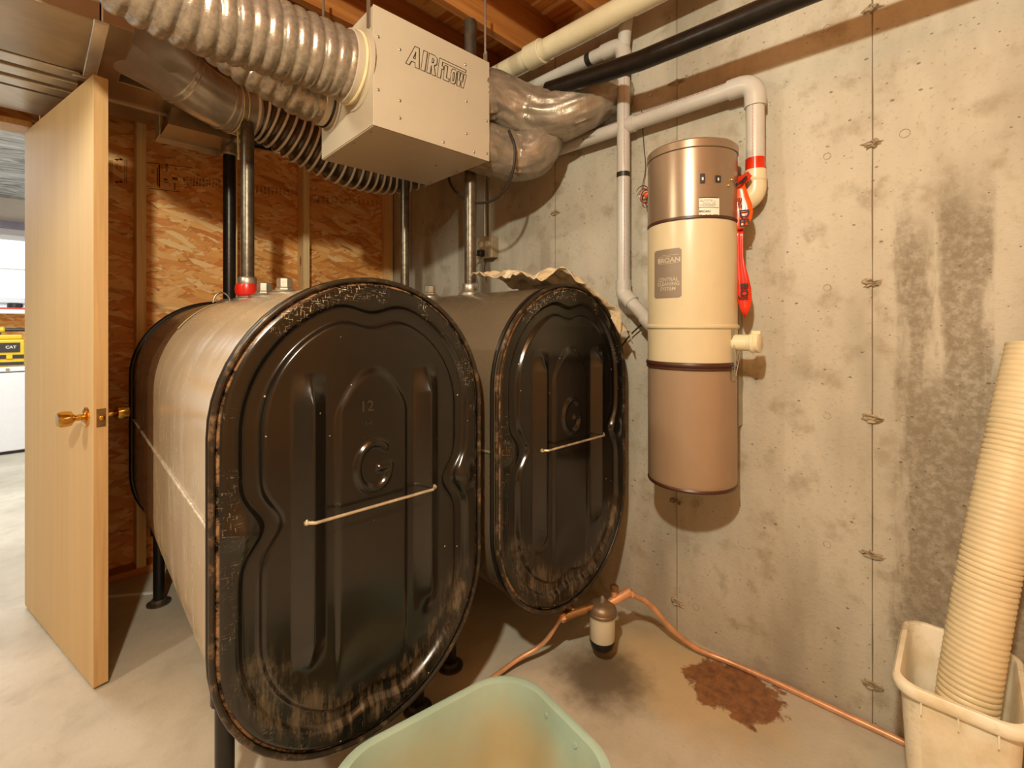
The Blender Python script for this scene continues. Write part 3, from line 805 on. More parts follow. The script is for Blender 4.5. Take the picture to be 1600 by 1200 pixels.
LET = [
 [(0, 0), (0.35, 1), (0.6, 1), (0.75, 0), (0.52, 0), (0.49, 0.22), (0.29, 0.22), (0.21, 0)], [(0.36, 0.4), (0.47, 0.4), (0.45, 0.74)],
 [(0.84, 0), (0.84, 1), (1.07, 1), (1.07, 0)],
 [(1.17, 0), (1.17, 1), (1.5, 1), (1.66, 0.9), (1.68, 0.6), (1.54, 0.48), (1.69, 0), (1.47, 0), (1.38, 0.42), (1.38, 0)], [(1.38, 0.6), (1.38, 0.82), (1.47, 0.80), (1.47, 0.62)],
 [(1.78, 0), (1.78, 1), (3.45, 1), (3.45, 0.86), (1.99, 0.86), (1.99, 0.66), (2.09, 0.66), (2.09, 0.5), (1.99, 0.5), (1.99, 0)],
 [(2.14, 0), (2.14, 0.76), (2.32, 0.76), (2.32, 0.16), (2.5, 0.16), (2.5, 0)],
 [(2.56, 0.1), (2.56, 0.66), (2.64, 0.76), (2.82, 0.76), (2.9, 0.66), (2.9, 0.1), (2.82, 0), (2.64, 0)], [(2.69, 0.16), (2.69, 0.6), (2.77, 0.6), (2.77, 0.16)],
 [(2.95, 0.76), (3.0, 0), (3.17, 0), (3.22, 0.35), (3.27, 0), (3.43, 0), (3.52, 0.76), (3.36, 0.76), (3.33, 0.3), (3.28, 0.76), (3.16, 0.76), (3.11, 0.3), (3.10, 0.76)]]
g = G(); HL = 0.080
for poly in LET:
    pp = [((x + 0.16 * y) * HL * 0.985 + 0.128, y * HL + 0.268) for x, y in poly]; n = len(pp)
    for i in range(n):
        a, b = Vector(pp[i]), Vector(pp[(i + 1) % n]); d = (b - a).normalized(); nn = Vector((-d.y, d.x)) * (0.0019 if d.x < 0.5 and d.y < 0 else 0.0011); a, b = a - d * 0.0008, b + d * 0.0008
        y0 = -0.0032 - 0.0002 * (i % 3)
        g.add([(a.x - nn.x, y0, a.y - nn.y), (b.x - nn.x, y0, b.y - nn.y), (b.x + nn.x, y0, b.y + nn.y), (a.x + nn.x, y0, a.y + nn.y)], [(0, 1, 2, 3)])
obj('lettering', g, 'ink', bu, smooth=False, local=True, label='outlined dark AIRFLOW lettering')
for u, y in ((BW + 0.004, 0.03), (BW + 0.004, BD - 0.03), (-0.004, 0.03), (-0.004, BD - 0.03)):
    h_ = obj('hanger_strap', G().box(u - 0.0015, u + 0.0015, y - 0.012, y + 0.012, BH - 0.07, BH + 0.06), 'galv', bu, smooth=False, local=True)
    obj('hanger_rod', G().tube([(u, y, BH + 0.05), (u, y, (ZC - 1.86) / 0.903)], 0.005, 10), 'galv', h_, local=True)
bm4 = Matrix.Translation((0.767, 1.366, 1.86)) @ Matrix.Rotation(R(-2.8), 4, 'Z') @ Matrix.Scale(0.903, 4)
def collar(y, z, r, side):
    u = 0 if side < 0 else BW
    m = Matrix.Translation((u, y, z)) @ Matrix.Rotation(R(90 * side), 4, 'Y')
    obj('duct_collar', G().lathe([(r + 0.02, 0.0), (r + 0.02, 0.004), (r, 0.006), (r, 0.05), (r - 0.004, 0.052)], 36, m), 'hrv' if side < 0 else 'galv', bu, local=True)
collar(0.13, 0.245, 0.128, -1); collar(0.375, 0.20, 0.092, -1); collar(0.115, 0.318, 0.100, 1); collar(0.115, 0.112, 0.100, 1)

# ------------------------------------------------------------------ flexible ducts
def wrinkled(P, r, ribs=0.0, pitch=0.05, wr=0.010, seg=40, seed=0, step=0.009):
    P = resample(P, step); n = len(P); s = arc_len(P); g = G(); g.tube(P, r, seg, cap=True)
    V = []
    for i in range(n):
        for k in range(seg):
            p = Vector(g.v[i * seg + k]); c = P[i]; d = (p - c); a = 2 * PI * k / seg; sl = s[i]
            f = 0.0
            if ribs:
                ph = (sl / pitch) % 1.0; f -= ribs * (abs(2 * ph - 1) ** 3)
            if not ribs:
                f += wr * 0.9 * (abs(mn.noise((math.cos(a) * 4.5 + seed + sl * 3, math.sin(a) * 4.5, sl * 5))) - 0.3) + wr * 0.5 * mn.noise((math.cos(a) * 9 + seed, math.sin(a) * 9, sl * 16 + math.cos(a) * 5))
            else: f += wr * (mn.noise((math.cos(a) * 2.2 + seed, math.sin(a) * 2.2, sl * 24)) * 0.55 + mn.noise((math.cos(a) * 5 + seed, math.sin(a) * 5 + sl * 10, sl * 18)) * 0.45)
            V.append(tuple(c + d * (1 + f / r)))
    g.v = V; return g
A0 = bm4 @ Vector((-0.03, 0.13, 0.245)); B0 = bm4 @ Vector((-0.03, 0.375, 0.20))
PA = catmull([A0, A0 + Vector((-0.11, 0.004, 0)), (0.452, 1.495, 2.077), (0.271, 1.495, 2.072), (0.09, 1.475, 2.122), (-0.03, 1.40, 2.25), (-0.08, 1.31, 2.40), (-0.09, 1.28, 2.56)])
t = thing('flexible_duct', 'fat silver ribbed duct leaving the upper left of the AIRFLOW box', 'duct', A0, 0, 'ducts on the ventilation unit')
obj('jacket', wrinkled(PA, 0.111, 0.010, 0.040, 0.003, seed=1, step=0.006), 'foilr', t, ang=70)
obj('clamp_band', G().tube([A0 + Vector((0.004, 0.114 * math.cos(2 * PI * k / 40), 0.114 * math.sin(2 * PI * k / 40))) for k in range(40)], 0.006, 8, closed=True), 'cream_band', t)
PB = catmull([B0, B0 + Vector((-0.08, 0.004, 0.002)), (0.56, 1.72, 2.077), (0.452, 1.743, 2.131), (0.361, 1.770, 2.203), (0.298, 1.788, 2.33), (0.28, 1.79, 2.5)])
t = thing('flexible_duct', 'slimmer silver ribbed duct behind the fat one, leaving the AIRFLOW box lower left', 'duct', B0, 0, 'ducts on the ventilation unit')
obj('jacket', wrinkled(PB, 0.080, 0.009, 0.040, 0.002, seed=5, step=0.006), 'foilr', t, ang=70)
obj('clamp_band', G().tube([B0 + Vector((0.006, 0.083 * math.cos(2 * PI * k / 36), 0.083 * math.sin(2 * PI * k / 36))) for k in range(36)], 0.005, 8, closed=True), 'black', t)
E0 = bm4 @ Vector((BW + 0.02, 0.115, 0.318)); H0 = bm4 @ Vector((BW + 0.02, 0.115, 0.112))
PE = catmull([E0, (1.36, 1.41, 2.165), (1.47, 1.35, 2.125), (1.545, 1.245, 2.105), (1.605, 1.165, 2.135), (1.68, 1.12, 2.185), (1.80, 1.10, 2.20)])
t = thing('insulated_duct', 'upper silver insulated duct bending forward from the right of the AIRFLOW box', 'duct', E0, 0, 'ducts on the ventilation unit')
obj('jacket', wrinkled(PE, 0.108, 0, 0.05, 0.013, seed=9, seg=64, step=0.006), 'foil', t, ang=70)
PF = catmull([H0, (1.36, 1.425, 1.950), (1.445, 1.39, 1.938), (1.50, 1.345, 1.958), (1.535, 1.325, 2.01), (1.55, 1.33, 2.06)])
t = thing('insulated_duct', 'lower silver insulated duct under the upper one, right of the AIRFLOW box', 'duct', H0, 0, 'ducts on the ventilation unit')
obj('jacket', wrinkled(PF, 0.104, 0, 0.05, 0.013, seed=14, seg=64, step=0.006), 'foil', t, ang=70)
# bare ribbed hose passing behind and below the box
PC = resample(catmull([(0.655, 2.205, 2.130), (0.72, 2.21, 2.125), (0.90, 2.215, 2.065), (1.085, 2.20, 2.015), (1.30, 2.19, 2.02), (1.45, 2.14, 2.07), (1.545, 2.07, 2.18), (1.57, 2.03, 2.40)]), 0.0385)
t = thing('ribbed_hose', 'dark flexible hose with pale ribs sagging behind and below the AIRFLOW box', 'duct', PC[0])
fine, rad = [], []
for i in range(len(PC) - 1):
    for k in range(6):
        fine.append(PC[i].lerp(PC[i + 1], k / 6)); rad.append(0.105 - 0.013 * math.sin(PI * k / 6))
fine.append(PC[-1]); rad.append(0.105)
obj('sleeve', G().tube(fine, rad, 40), 'sleeve', t, ang=60)
ring = G().tube([(0.1055 * math.cos(2 * PI * k / 40), 0.1055 * math.sin(2 * PI * k / 40), 0) for k in range(40)], 0.0058, 8, closed=True).mesh('rib'); ring.materials.append(M['rib'])
for i, p in enumerate(PC):
    d = (PC[min(i + 1, len(PC) - 1)] - PC[max(i - 1, 0)]).normalized()
    o = bpy.data.objects.new('rib', ring); link(o, t); o.location = p - PC[0]; o.rotation_mode = 'QUATERNION'; o.rotation_quaternion = d.to_track_quat('Z', 'Y')

# ------------------------------------------------------------------ sheet metal trunk
td = thing('trunk_duct', 'sheet-metal trunk duct under the joists above the open door', 'duct', (-0.2, 2.2, 2.1))
obj('trunk_section', G().box(-2.6, 0.14, 1.82, 2.22, 2.10, ZC), 'sheet', td, smooth=False, bevel=0.003)
obj('end_section', G().box(0.143, 0.22, 1.80, 2.22, 2.098, ZC), 'sheet', td, smooth=False, bevel=0.003)
obj('plenum', G().box(0.143, 0.43, 2.224, 2.42, 2.105, ZC), 'sheet', td, smooth=False, bevel=0.003)
obj('plenum_step', G().box(0.143, 0.43, 2.425, 2.62, 2.112, ZC), 'sheet', td, smooth=False, bevel=0.003)
obj('step_flange', G().box(0.143, 0.432, 2.418, 2.428, 2.098, 2.106), 'sheetb', td, smooth=False)
c_ = obj('drive_cleat', G().box(0.125, 0.16, 1.80, 2.24, 2.088, 2.098), 'sheetb', td, smooth=False, bevel=0.002)
obj('cleat_tab', G().box(0.10, 0.185, 2.215, 2.245, 2.080, 2.090), 'galv', c_, smooth=False)
for y0, y1, z in ((2.246, 2.318, 2.104), (2.342, 2.412, 2.100), (2.436, 2.506, 2.096)):
    obj('pan_strip', G().box(-2.6, 0.12, y0, y1, z, z + 0.05), 'sheetb', td, smooth=False, bevel=0.003)
obj('joist_pan', G().box(-2.6, 0.135, 2.535, 2.80, 2.100, 2.106), 'sheetb', td, smooth=False)
# square-to-round transition and an adjustable elbow feeding the ribbed hose
br = thing('branch_elbow', 'bright round metal branch elbow joining the trunk to the ribbed hose', 'duct', (0.5, 2.15, 2.03))
dr = Vector((0.15, 0.095, -0.035)).normalized(); sd_ = dr.cross(Vector((0, 0, 1))).normalized(); up = sd_.cross(dr)
g = G(); n = 40; rings = []
p0, p1 = Vector((0.185, 2.005, 2.285)), Vector((0.375, 2.11, 2.155))
for j in range(9):
    tt = j / 8; c = p0.lerp(p1, tt)
    for k in range(n):
        a = 2 * PI * k / n; ca, sa = math.cos(a), math.sin(a); mx = max(abs(ca), abs(sa))
        sq = Vector((ca / mx * 0.11, sa / mx * 0.175)); rd = Vector((ca * 0.102, sa * 0.102)); q = sq.lerp(rd, tt)
        g.v.append(tuple(c + sd_ * q.x + up * q.y))
for j in range(8):
    for k in range(n): l = (k + 1) % n; g.f.append((j * n + k, j * n + l, (j + 1) * n + l, (j + 1) * n + k))
obj('transition', g, 'sheetb', br, ang=40)
PG = catmull([p1, (0.47, 2.150, 2.130), (0.56, 2.185, 2.124), (0.66, 2.205, 2.130)], 0.01)
obj('elbow_gore', G().tube(PG, 0.101, 40), 'sheetb', br)
for fr in (0.05, 0.12, 0.62, 0.70):
    i = int(fr * (len(PG) - 1)); d = (PG[i + 1] - PG[i]).normalized(); q = d.to_track_quat('Z', 'Y')
    obj('crimp_bead', G().tube([PG[i] + q @ Vector((0.1025 * math.cos(2 * PI * k / 40), 0.1025 * math.sin(2 * PI * k / 40), 0)) for k in range(40)], 0.0042, 8, closed=True), 'sheetb', br)
for k, off in enumerate((-0.01, 0.012)):
    i = len(PG) - 8; d = (PG[i + 1] - PG[i]).normalized(); q = d.to_track_quat('Z', 'Y')
    obj('cable_tie', G().tube([PG[i] + d * off + q @ Vector((0.105 * math.cos(2 * PI * j / 36), 0.105 * math.sin(2 * PI * j / 36), 0)) for j in range(36)], 0.003, 6, closed=True), 'cream_band', br)
obj('tie_tail', G().tube([PG[-8] + Vector((0.01, -0.02, -0.1)), PG[-8] + Vector((0.013, -0.02, -0.22))], 0.004, 6), 'cream_band', br)
bo = thing('register_boot', 'open sheet-metal boot hanging below the trunk in front of the board wall', 'duct', (0.5, 2.4, 2.03))
x0, x1, y0, y1, z0, z1 = 0.385, 0.61, 2.31, 2.50, 2.03, 2.30
obj('boot_body', G().add([(x0, y0, z0), (x1, y0, z0), (x1, y1, z0), (x0, y1, z0), (x0 + 0.05, y0 + 0.03, z1), (x1, y0 + 0.03, z1), (x1, y1, z1), (x0 + 0.05, y1, z1)], [(0, 1, 5, 4), (1, 2, 6, 5), (2, 3, 7, 6), (3, 0, 4, 7), (0, 3, 2, 1), (4, 5, 6, 7)]), 'sheet', bo, smooth=False)
obj('boot_lip', G().box(x0 - 0.012, x1, y1, y1 + 0.004, z0 - 0.022, z0 + 0.006).box(x0 - 0.014, x0 - 0.010, y0 + 0.1, y1, z0 - 0.022, z0 + 0.07), 'sheetb', bo, smooth=False)

# ------------------------------------------------------------------ plastic pipes on the right
t = thing('drain_pipe', 'thick cream plastic pipe with a coupling, highest up beside the joists', 'pipe', (1.60, 1.5, 2.40))
obj('pipe_run', G().tube([(1.60, 2.86, 2.455), (1.60, -0.4, 2.44)], 0.044, 28), 'pvcw', t)
obj('coupling', G().lathe([(0.050, -0.045), (0.053, -0.042), (0.053, 0.042), (0.050, 0.045)], 28, Matrix.Translation((1.60, 1.40, 2.449)) @ Matrix.Rotation(R(90), 4, 'X')), 'pvcw', t)
vx, vy = 1.695, 1.005
t = thing('vacuum_tubing', 'grey plastic vacuum tube dropping down the wall with two black tape bands', 'pipe', (vx, vy, 1.15))
obj('drop_run', G().tube([(vx, vy, 1.352), (vx, vy, 2.33)], 0.0265, 24), 'pvc', t)
obj('overhead_run', G().tube([(1.69, 1.05, 2.372), (1.69, 2.4, 2.372)], 0.0265, 24), 'pvc', t)
obj('overhead_elbow', G().tube(fillet([(vx, vy, 2.29), (vx, vy, 2.372), (1.69, 1.10, 2.372)], 0.05), 0.0315, 24), 'pvc', t)
obj('top_run', G().tube([(vx, vy, 2.36), (vx, vy - 0.02, ZC)], 0.0265, 20), 'pvc', t)
z45 = 1.345; pe = Vector((1.668, 0.812, 1.165)); ps = Vector((vx, vy, z45)); dd = (pe - ps).normalized()
obj('bend', G().tube(fillet([ps + Vector((0, 0, 0.055)), ps, ps + dd * 0.06], 0.03), 0.031, 24), 'pvc', t)
obj('slant_run', G().tube([ps + dd * 0.05, pe], 0.0265, 24), 'pvc', t)
obj('slant_coupling', G().tube([ps + dd * 0.145, ps + dd * 0.215], 0.0315, 24), 'pvc', t)
obj('lower_bend', G().tube([ps + dd * 0.21, pe, pe + Vector((-0.03, -0.02, -0.03))], 0.0285, 24), 'pvc', t)
for zz, hh in ((2.235, 0.018), (1.832, 0.020)):
    obj('tape_band', G().tube([(vx, vy, zz - hh / 2), (vx, vy, zz + hh / 2)], 0.0275, 24), 'tape', t)
obj('tape_band', G().tube([(1.69, 1.155, 2.372), (1.69, 1.18, 2.372)], 0.0275, 24), 'tape', t)
g = G()
an = math.atan2(-vy - 0.25, -vx)
for z_ in range(54):
    zz = 1.40 + z_ * 0.0165
    if abs(zz - 2.235) < 0.02 or abs(zz - 1.832) < 0.02: continue
    for s_ in (0,):
        g.box(vx + 0.0268 * math.cos(an) - 0.0006, vx + 0.0268 * math.cos(an) + 0.0006, vy + 0.0268 * math.sin(an) - 0.0006, vy + 0.0268 * math.sin(an) + 0.0006, zz, zz + 0.013)
obj('printed_line', g, 'magenta', t, smooth=False)
ey, ez = 0.505, 2.035
t = thing('exhaust_pipe', 'grey plastic exhaust pipe running along the wall and down to the vacuum', 'pipe', (1.70, ey, 1.62))
obj('wall_run', G().tube([(1.70, 1.75, ez - 0.006), (1.70, ey + 0.05, ez)], 0.0285, 24), 'pvc', t)
obj('top_elbow', G().tube(fillet([(1.70, ey + 0.085, ez), (1.70, ey, ez), (1.70, ey, ez - 0.085)], 0.055), 0.034, 24), 'pvc', t)
obj('down_run', G().tube([(1.70, ey, ez - 0.06), (1.70, ey, 1.72)], 0.0285, 24), 'pvc', t)
obj('sleeve_coupling', G().tube([(1.70, 0.955, ez - 0.002), (1.70, 0.985, ez - 0.002)], 0.033, 24), 'pvc', t)
obj('bottom_elbow', G().tube(fillet([(1.70, ey, 1.735), (1.70, ey, 1.65), (1.66, ey + 0.09, 1.60)], 0.05), 0.034, 24), 'pvcw', t)
obj('elbow_bead', G().lathe([(0.034, 0), (0.037, 0.006), (0.034, 0.012)], 24, Matrix.Translation((1.70, ey, 1.695))), 'pvcw', t)
obj('red_band', G().tube([(1.70, ey, 1.732), (1.70, ey, 1.775)], 0.0305, 24), 'redtape', t, label='shiny red tape band')
g = G()
for k in range(46):
    yy = 0.60 + k * 0.0165
    if 0.94 < yy < 1.0: continue
    g.box(1.70 - 0.0248, 1.70 - 0.0236, yy, yy + 0.013, ez + 0.0145, ez + 0.0155)
for k in range(16): g.box(1.70 - 0.0295, 1.70 - 0.0282, ey - 0.001, ey, 1.78 + k * 0.0125, 1.79 + k * 0.0125)
obj('printed_line', g, 'magenta', t, smooth=False)
g = G(); zz0 = ez - 0.004
for row, s_ in ((0.010, scrawl(26)), (-0.006, scrawl(22))):
    place_text(g, s_, 0.0125, lambda x, y: Vector((1.70 - math.sqrt(max(0, 0.0288 ** 2 - (row + y) ** 2)), 1.16 - x, zz0 + row + y)))
obj('printed_text', g, 'ink', t, smooth=False)
t = thing('iron_drain_pipe', 'glossy black pipe slanting across the upper right in front of the plastic pipes', 'pipe', (1.5, 1.0, 2.1))
obj('pipe_run', G().tube([(1.497, 1.24, 2.192), (1.50, 0.823, 2.150), (1.50, 0.20, 2.135), (1.50, -0.9, 2.13)], 0.0335, 28), 'bpipe', t)

# ------------------------------------------------------------------ central vacuum
VX, VY, VR = 1.590, 0.677, 0.145
va = thing('central_vacuum', 'tall brown and cream cylindrical central vacuum hung on the concrete wall', 'vacuum', (VX, VY, 0.665))
def vl(prof): return G().lathe(prof, 72, Matrix.Translation((VX, VY, 0)))
obj('motor_housing', vl([(VR, 1.562), (VR, 1.776), (VR, 1.777)]), 'vacbrown', va)
obj('lid', vl([(VR + 0.001, 1.779), (VR + 0.0025, 1.781), (VR + 0.0025, 1.803), (VR - 0.002, 1.808), (VR * 0.6, 1.811), (0.0, 1.812)]), 'vacbrown', va)
obj('housing_seam', vl([(VR - 0.001, 1.552), (VR + 0.0015, 1.554), (VR + 0.0015, 1.561), (VR - 0.001, 1.563)]), 'vacband', va)
obj('upper_body', vl([(VR - 0.0, 1.090), (VR, 1.200), (VR + 0.006, 1.206), (VR + 0.006, 1.212), (VR, 1.218), (VR, 1.548), (VR - 0.004, 1.553)]), 'vaccream', va)
obj('gasket_ring', vl([(VR - 0.002, 1.068), (VR + 0.004, 1.070), (VR + 0.004, 1.076), (VR + 0.001, 1.078), (VR + 0.004, 1.080), (VR + 0.006, 1.086), (VR + 0.003, 1.093), (VR - 0.001, 1.094)]), 'vacband', va)
obj('dirt_canister', vl([(0.0, 0.668), (VR - 0.025, 0.668), (VR - 0.010, 0.673), (VR - 0.003, 0.686), (VR - 0.001, 0.70), (VR - 0.001, 1.068)]), 'vaclow', va)
obj('canister_bead', vl([(VR - 0.010, 0.676), (VR - 0.001, 0.678), (VR + 0.0005, 0.684), (VR - 0.003, 0.69)]), 'vacband', va)
def cyl(px, z, r=VR):
    """point on the vacuum's front seen at that column of the photograph"""
    q = (px - 800.0) / FPX; ex, ey_ = FX + 0.696 * q, FY - 0.718 * q
    A = ex * ex + ey_ * ey_; B = -2 * (ex * VX + ey_ * VY); C = VX ** 2 + VY ** 2 - r * r
    d = (-B - math.sqrt(max(0, B * B - 4 * A * C))) / (2 * A)
    return math.atan2(ey_ * d - VY, ex * d - VX) % (2 * PI), d
def zat(px, py): a, d = cyl(px, 0); return a, CAMZ - (py - HOR) / FPX * d
def bend(px, py, r=VR + 0.0008):
    a0, z0 = zat(px, py)
    return lambda x, y: Vector((VX + r * math.cos(a0 + x / VR), VY + r * math.sin(a0 + x / VR), z0 + y))
def patch(px0, px1, py0, py1, r, rad=0.006, n=14):
    a0, za = zat(px0, py0); a1_, zb = zat(px1, py0); _, zc_ = zat(px0, py1); ztop, zbot = (za + zb) / 2, zc_
    w, h = (a1_ - a0) * VR, ztop - zbot; g = G()
    pts = []
    for cx, cy, s0 in ((w - rad, h - rad, 0), (rad, h - rad, 90), (rad, rad, 180), (w - rad, rad, 270)):
        for k in range(5): an_ = R(s0 + 90 * k / 4); pts.append((cx + rad * math.cos(an_), cy + rad * math.sin(an_)))
    # strips across so that it follows the curve
    for i in range(n + 1):
        x = w * i / n; dx = min(x, w - x); cut = rad - math.sqrt(max(0, rad * rad - (rad - min(dx, rad)) ** 2))
        for y in (cut, h - cut): g.v.append((VX + r * math.cos(a0 + x / VR), VY + r * math.sin(a0 + x / VR), zbot + y))
    for i in range(n): g.f.append((2 * i, 2 * i + 2, 2 * i + 3, 2 * i + 1))
    return g
bd = obj('badge', patch(1023, 1065, 390, 467, VR + 0.0009), 'badge', va)
g = G()
place_text(g, 'BROAN', 0.0215, bend(1044, 407, VR + 0.0016), sx=1.12, bold=0.035)
BTX = 'pale BROAN lettering'
obj('brand_print', g, 'badgetext', bd, smooth=False, label=BTX)
g = G(); place_text(g, 'CENTRAL', 0.0165, bend(1043, 437, VR + 0.0016), shear=0.1); place_text(g, 'CLEANING', 0.0165, bend(1043, 444, VR + 0.0016), shear=0.1); place_text(g, 'SYSTEM', 0.0165, bend(1043, 451.5, VR + 0.0016), shear=0.1)
obj('slogan_print', g, 'badgetext', bd, smooth=False, label='pale CENTRAL CLEANING SYSTEM lettering'); g = G()
f = bend(1044, 402, VR + 0.0016)
for y, x0, x1, th in ((0.006, -0.022, 0.036, 0.0014), (0.002, -0.036, 0.010, 0.0012), (-0.021, -0.036, 0.036, 0.0012)):
    g = G()
    for k in range(8):
        a, b = x0 + (x1 - x0) * k / 8, x0 + (x1 - x0) * (k + 1) / 8; g.add([f(a, y), f(b, y), f(b, y + th), f(a, y + th)], [(0, 1, 2, 3)])
    obj('badge_rule', g, 'badgetext', bd, smooth=False)

lb = obj('rating_label', patch(1092, 1123.5, 309, 339, VR + 0.0009, 0.003), 'paper', va)
g = G(); f = bend(1107.5, 324, VR + 0.0015)
rows = [(0.0295, -0.030, 0.030, 0.0022), (0.023, -0.028, 0.012, 0.001), (0.019, -0.028, 0.020, 0.001), (0.013, -0.020, 0.022, 0.001), (0.008, -0.028, 0.024, 0.001), (0.004, -0.028, 0.018, 0.001), (-0.001, -0.032, 0.032, 0.0016), (-0.023, -0.028, 0.03, 0.001), (-0.027, -0.028, 0.01, 0.001)]
for y, x0, x1, th in rows:
    n_ = 10
    for k in range(n_):
        if th < 0.0015 and random.random() < 0.22: continue
        a, b = x0 + (x1 - x0) * k / n_, x0 + (x1 - x0) * (k + 1) / n_; g.add([f(a, y), f(b, y), f(b, y + th), f(a, y + th)], [(0, 1, 2, 3)])
place_text(g, 'BROAN', 0.010, bend(1101, 330.5, VR + 0.0016))
obj('label_print', g, 'ink', lb, smooth=False)
for (p0_, p1_, q0, q1) in ((1093.5, 1101.5, 271.5, 286.5), (1117, 1125.5, 274.5, 285)):
    s_ = obj('socket_plate', patch(p0_, p1_, q0, q1, VR + 0.003, 0.001, 4), 'char', va)
    c0 = bend((p0_ + p1_) / 2, (q0 + q1) / 2, VR + 0.004)
    obj('rocker', G().add([c0(-0.0025, -0.006), c0(0.0025, -0.006), c0(0.0025, 0.003), c0(-0.0025, 0.003)], [(0, 1, 2, 3)]), 'paper', s_, smooth=False)
for px, py in ((1143, 281), (1138, 290)):
    c0 = bend(px, py, VR + 0.001)(0, 0); ao = math.atan2(c0.y - VY, c0.x - VX)
    obj('screw', G().lathe([(0.004, 0), (0.004, 0.003), (0.0, 0.004)], 10, Matrix.Translation(c0) @ Matrix.Rotation(ao, 4, 'Z') @ Matrix.Rotation(R(90), 4, 'Y')), 'brass', va)
# side inlet with cap, latch, wall bracket
m = Matrix.Translation((1.585, VY - VR + 0.01, 1.158)) @ Matrix.Rotation(R(90), 4, 'X')
il = obj('utility_inlet', G().lathe([(0.026, 0.0), (0.026, 0.052), (0.028, 0.054), (0.028, 0.060)], 28, m), 'pvcw', va)
obj('inlet_cap', G().lathe([(0.030, 0.060), (0.033, 0.063), (0.033, 0.070), (0.029, 0.074), (0.031, 0.078), (0.031, 0.084), (0.026, 0.087)], 28, m), 'pvcw', il)
obj('cap_hinge', G().box(1.578, 1.592, VY - VR - 0.078, VY - VR - 0.052, 1.186, 1.196), 'pvcw', il, smooth=False)
fa = bend(1145, 558, VR)
def lat(x, y, o): p = fa(x, y); n_ = Vector((p.x - VX, p.y - VY, 0)).normalized(); return p + n_ * o
g = G()
for (x0, x1, y0, y1, o0, o1) in ((-0.010, 0.010, 0.045, 0.10, 0.001, 0.003), (-0.006, 0.006, -0.03, 0.05, 0.006, 0.010), (-0.011, 0.011, -0.075, -0.02, 0.001, 0.004)):
    g.add([lat(x, y, o_) for o_ in (o0, o1) for x, y in ((x0, y0), (x1, y0), (x1, y1), (x0, y1))], [(0, 1, 2, 3), (4, 7, 6, 5), (0, 4, 5, 1), (1, 5, 6, 2), (2, 6, 7, 3), (3, 7, 4, 0)])
la = obj('canister_latch', g, 'galv', va, smooth=False)
for k in (-1, 1): obj('latch_wire', G().tube([lat(k * 0.008, 0.045, 0.008), lat(k * 0.010, 0.0, 0.016), lat(k * 0.007, -0.05, 0.008), lat(0, -0.062, 0.01)], 0.0018, 6), 'galv', la)
obj('wall_bracket', G().box(1.725, XW, VY - 0.11, VY - 0.07, 0.86, 1.64).box(1.725, XW, VY + 0.07, VY + 0.11, 0.86, 1.64), 'galv', va, smooth=False)
# red/orange printed tag hanging off the pipe and a black tie
def ribbon(name, pts, widths, mat, th=0.0012, wdir=Vector((0.36, -0.93, 0))):
    g = G(); P = [Vector(p) for p in pts]; n = len(P)
    for i, p in enumerate(P):
        tw = 0.5 * mn.noise((i * 0.5, 3.3, 1)); w = (wdir + Vector((-0.5 * tw, -0.2 * tw, 0))).normalized() * widths[i] / 2
        nn = Vector((-0.93, -0.36, 0)) * th
        for c in (-1, -0.33, 0.33, 1): g.v.append(tuple(p + w * c - nn * (1.0 - c * c) * 4))
    for i in range(n - 1):
        for c in range(3): a = i * 4 + c; g.f.append((a, a + 1, a + 5, a + 4))
    return g
tg = thing('vinyl_tag', 'twisted orange and red vinyl ribbon with black print hanging beside the vacuum', 'tag', (1.62, 0.53, 1.27))
XT = 1.617
c0 = [at(x, y, X=XT) for x, y in ((1155, 284), (1155, 296), (1157, 308), (1160, 320), (1161, 332), (1160, 343), (1158, 352), (1157, 358))]
o_ = obj('upper_tail', ribbon('a', c0, [0.03, 0.042, 0.05, 0.056, 0.058, 0.054, 0.042, 0.018], 'orange'), 'orange', tg, ang=80); o_.modifiers.new('th', 'SOLIDIFY').thickness = 0.001
c1_ = [at(x, y, X=XT + 0.012) for x, y in ((1156, 350), (1157, 368), (1157, 385), (1157, 400), (1158, 415), (1160, 432), (1162, 450), (1163, 466), (1164, 480), (1164, 496))]
o_ = obj('lower_tail', ribbon('b', c1_, [0.018, 0.018, 0.017, 0.018, 0.024, 0.036, 0.044, 0.044, 0.032, 0.004], 'red'), 'redtape', tg, ang=80); o_.modifiers.new('th', 'SOLIDIFY').thickness = 0.001
g = G()
def tagtext(body, px, py, size, Xp):
    c = at(px, py, X=Xp); wd = Vector((0.36, -0.93, 0)).normalized()
    place_text(g, body, size, lambda x, y: c + wd * x + Vector((-0.008, -0.003, y)))
def tagv(body, px, py, size, Xp):
    c = at(px, py, X=Xp); wd = Vector((0.36, -0.93, 0)).normalized()
    place_text(g, body, size, lambda x, y: c + wd * y + Vector((-0.008, -0.003, -x)))
tagv('DEI', 1162, 342, 0.040, XT); tagv('ENT', 1155, 318, 0.018, XT); obj('upper_print', g, 'ink', tg, smooth=False, label='black print on the upper ribbon tail'); g = G(); tagv('BOJ', 1162, 455, 0.032, XT + 0.012)
obj('lower_print', g, 'ink', tg, smooth=False, label='black print on the lower ribbon tail')
knot = [at(x, y, X=XT + dx) for x, y, dx in ((1141, 294, -0.01), (1150, 289, -0.018), (1159, 284, -0.012), (1166, 276, 0.02), (1160, 275, 0.05), (1152, 280, 0.05))]
obj('black_tie', G().tube(catmull(knot, 0.006), 0.0045, 8), 'blackrub', tg)
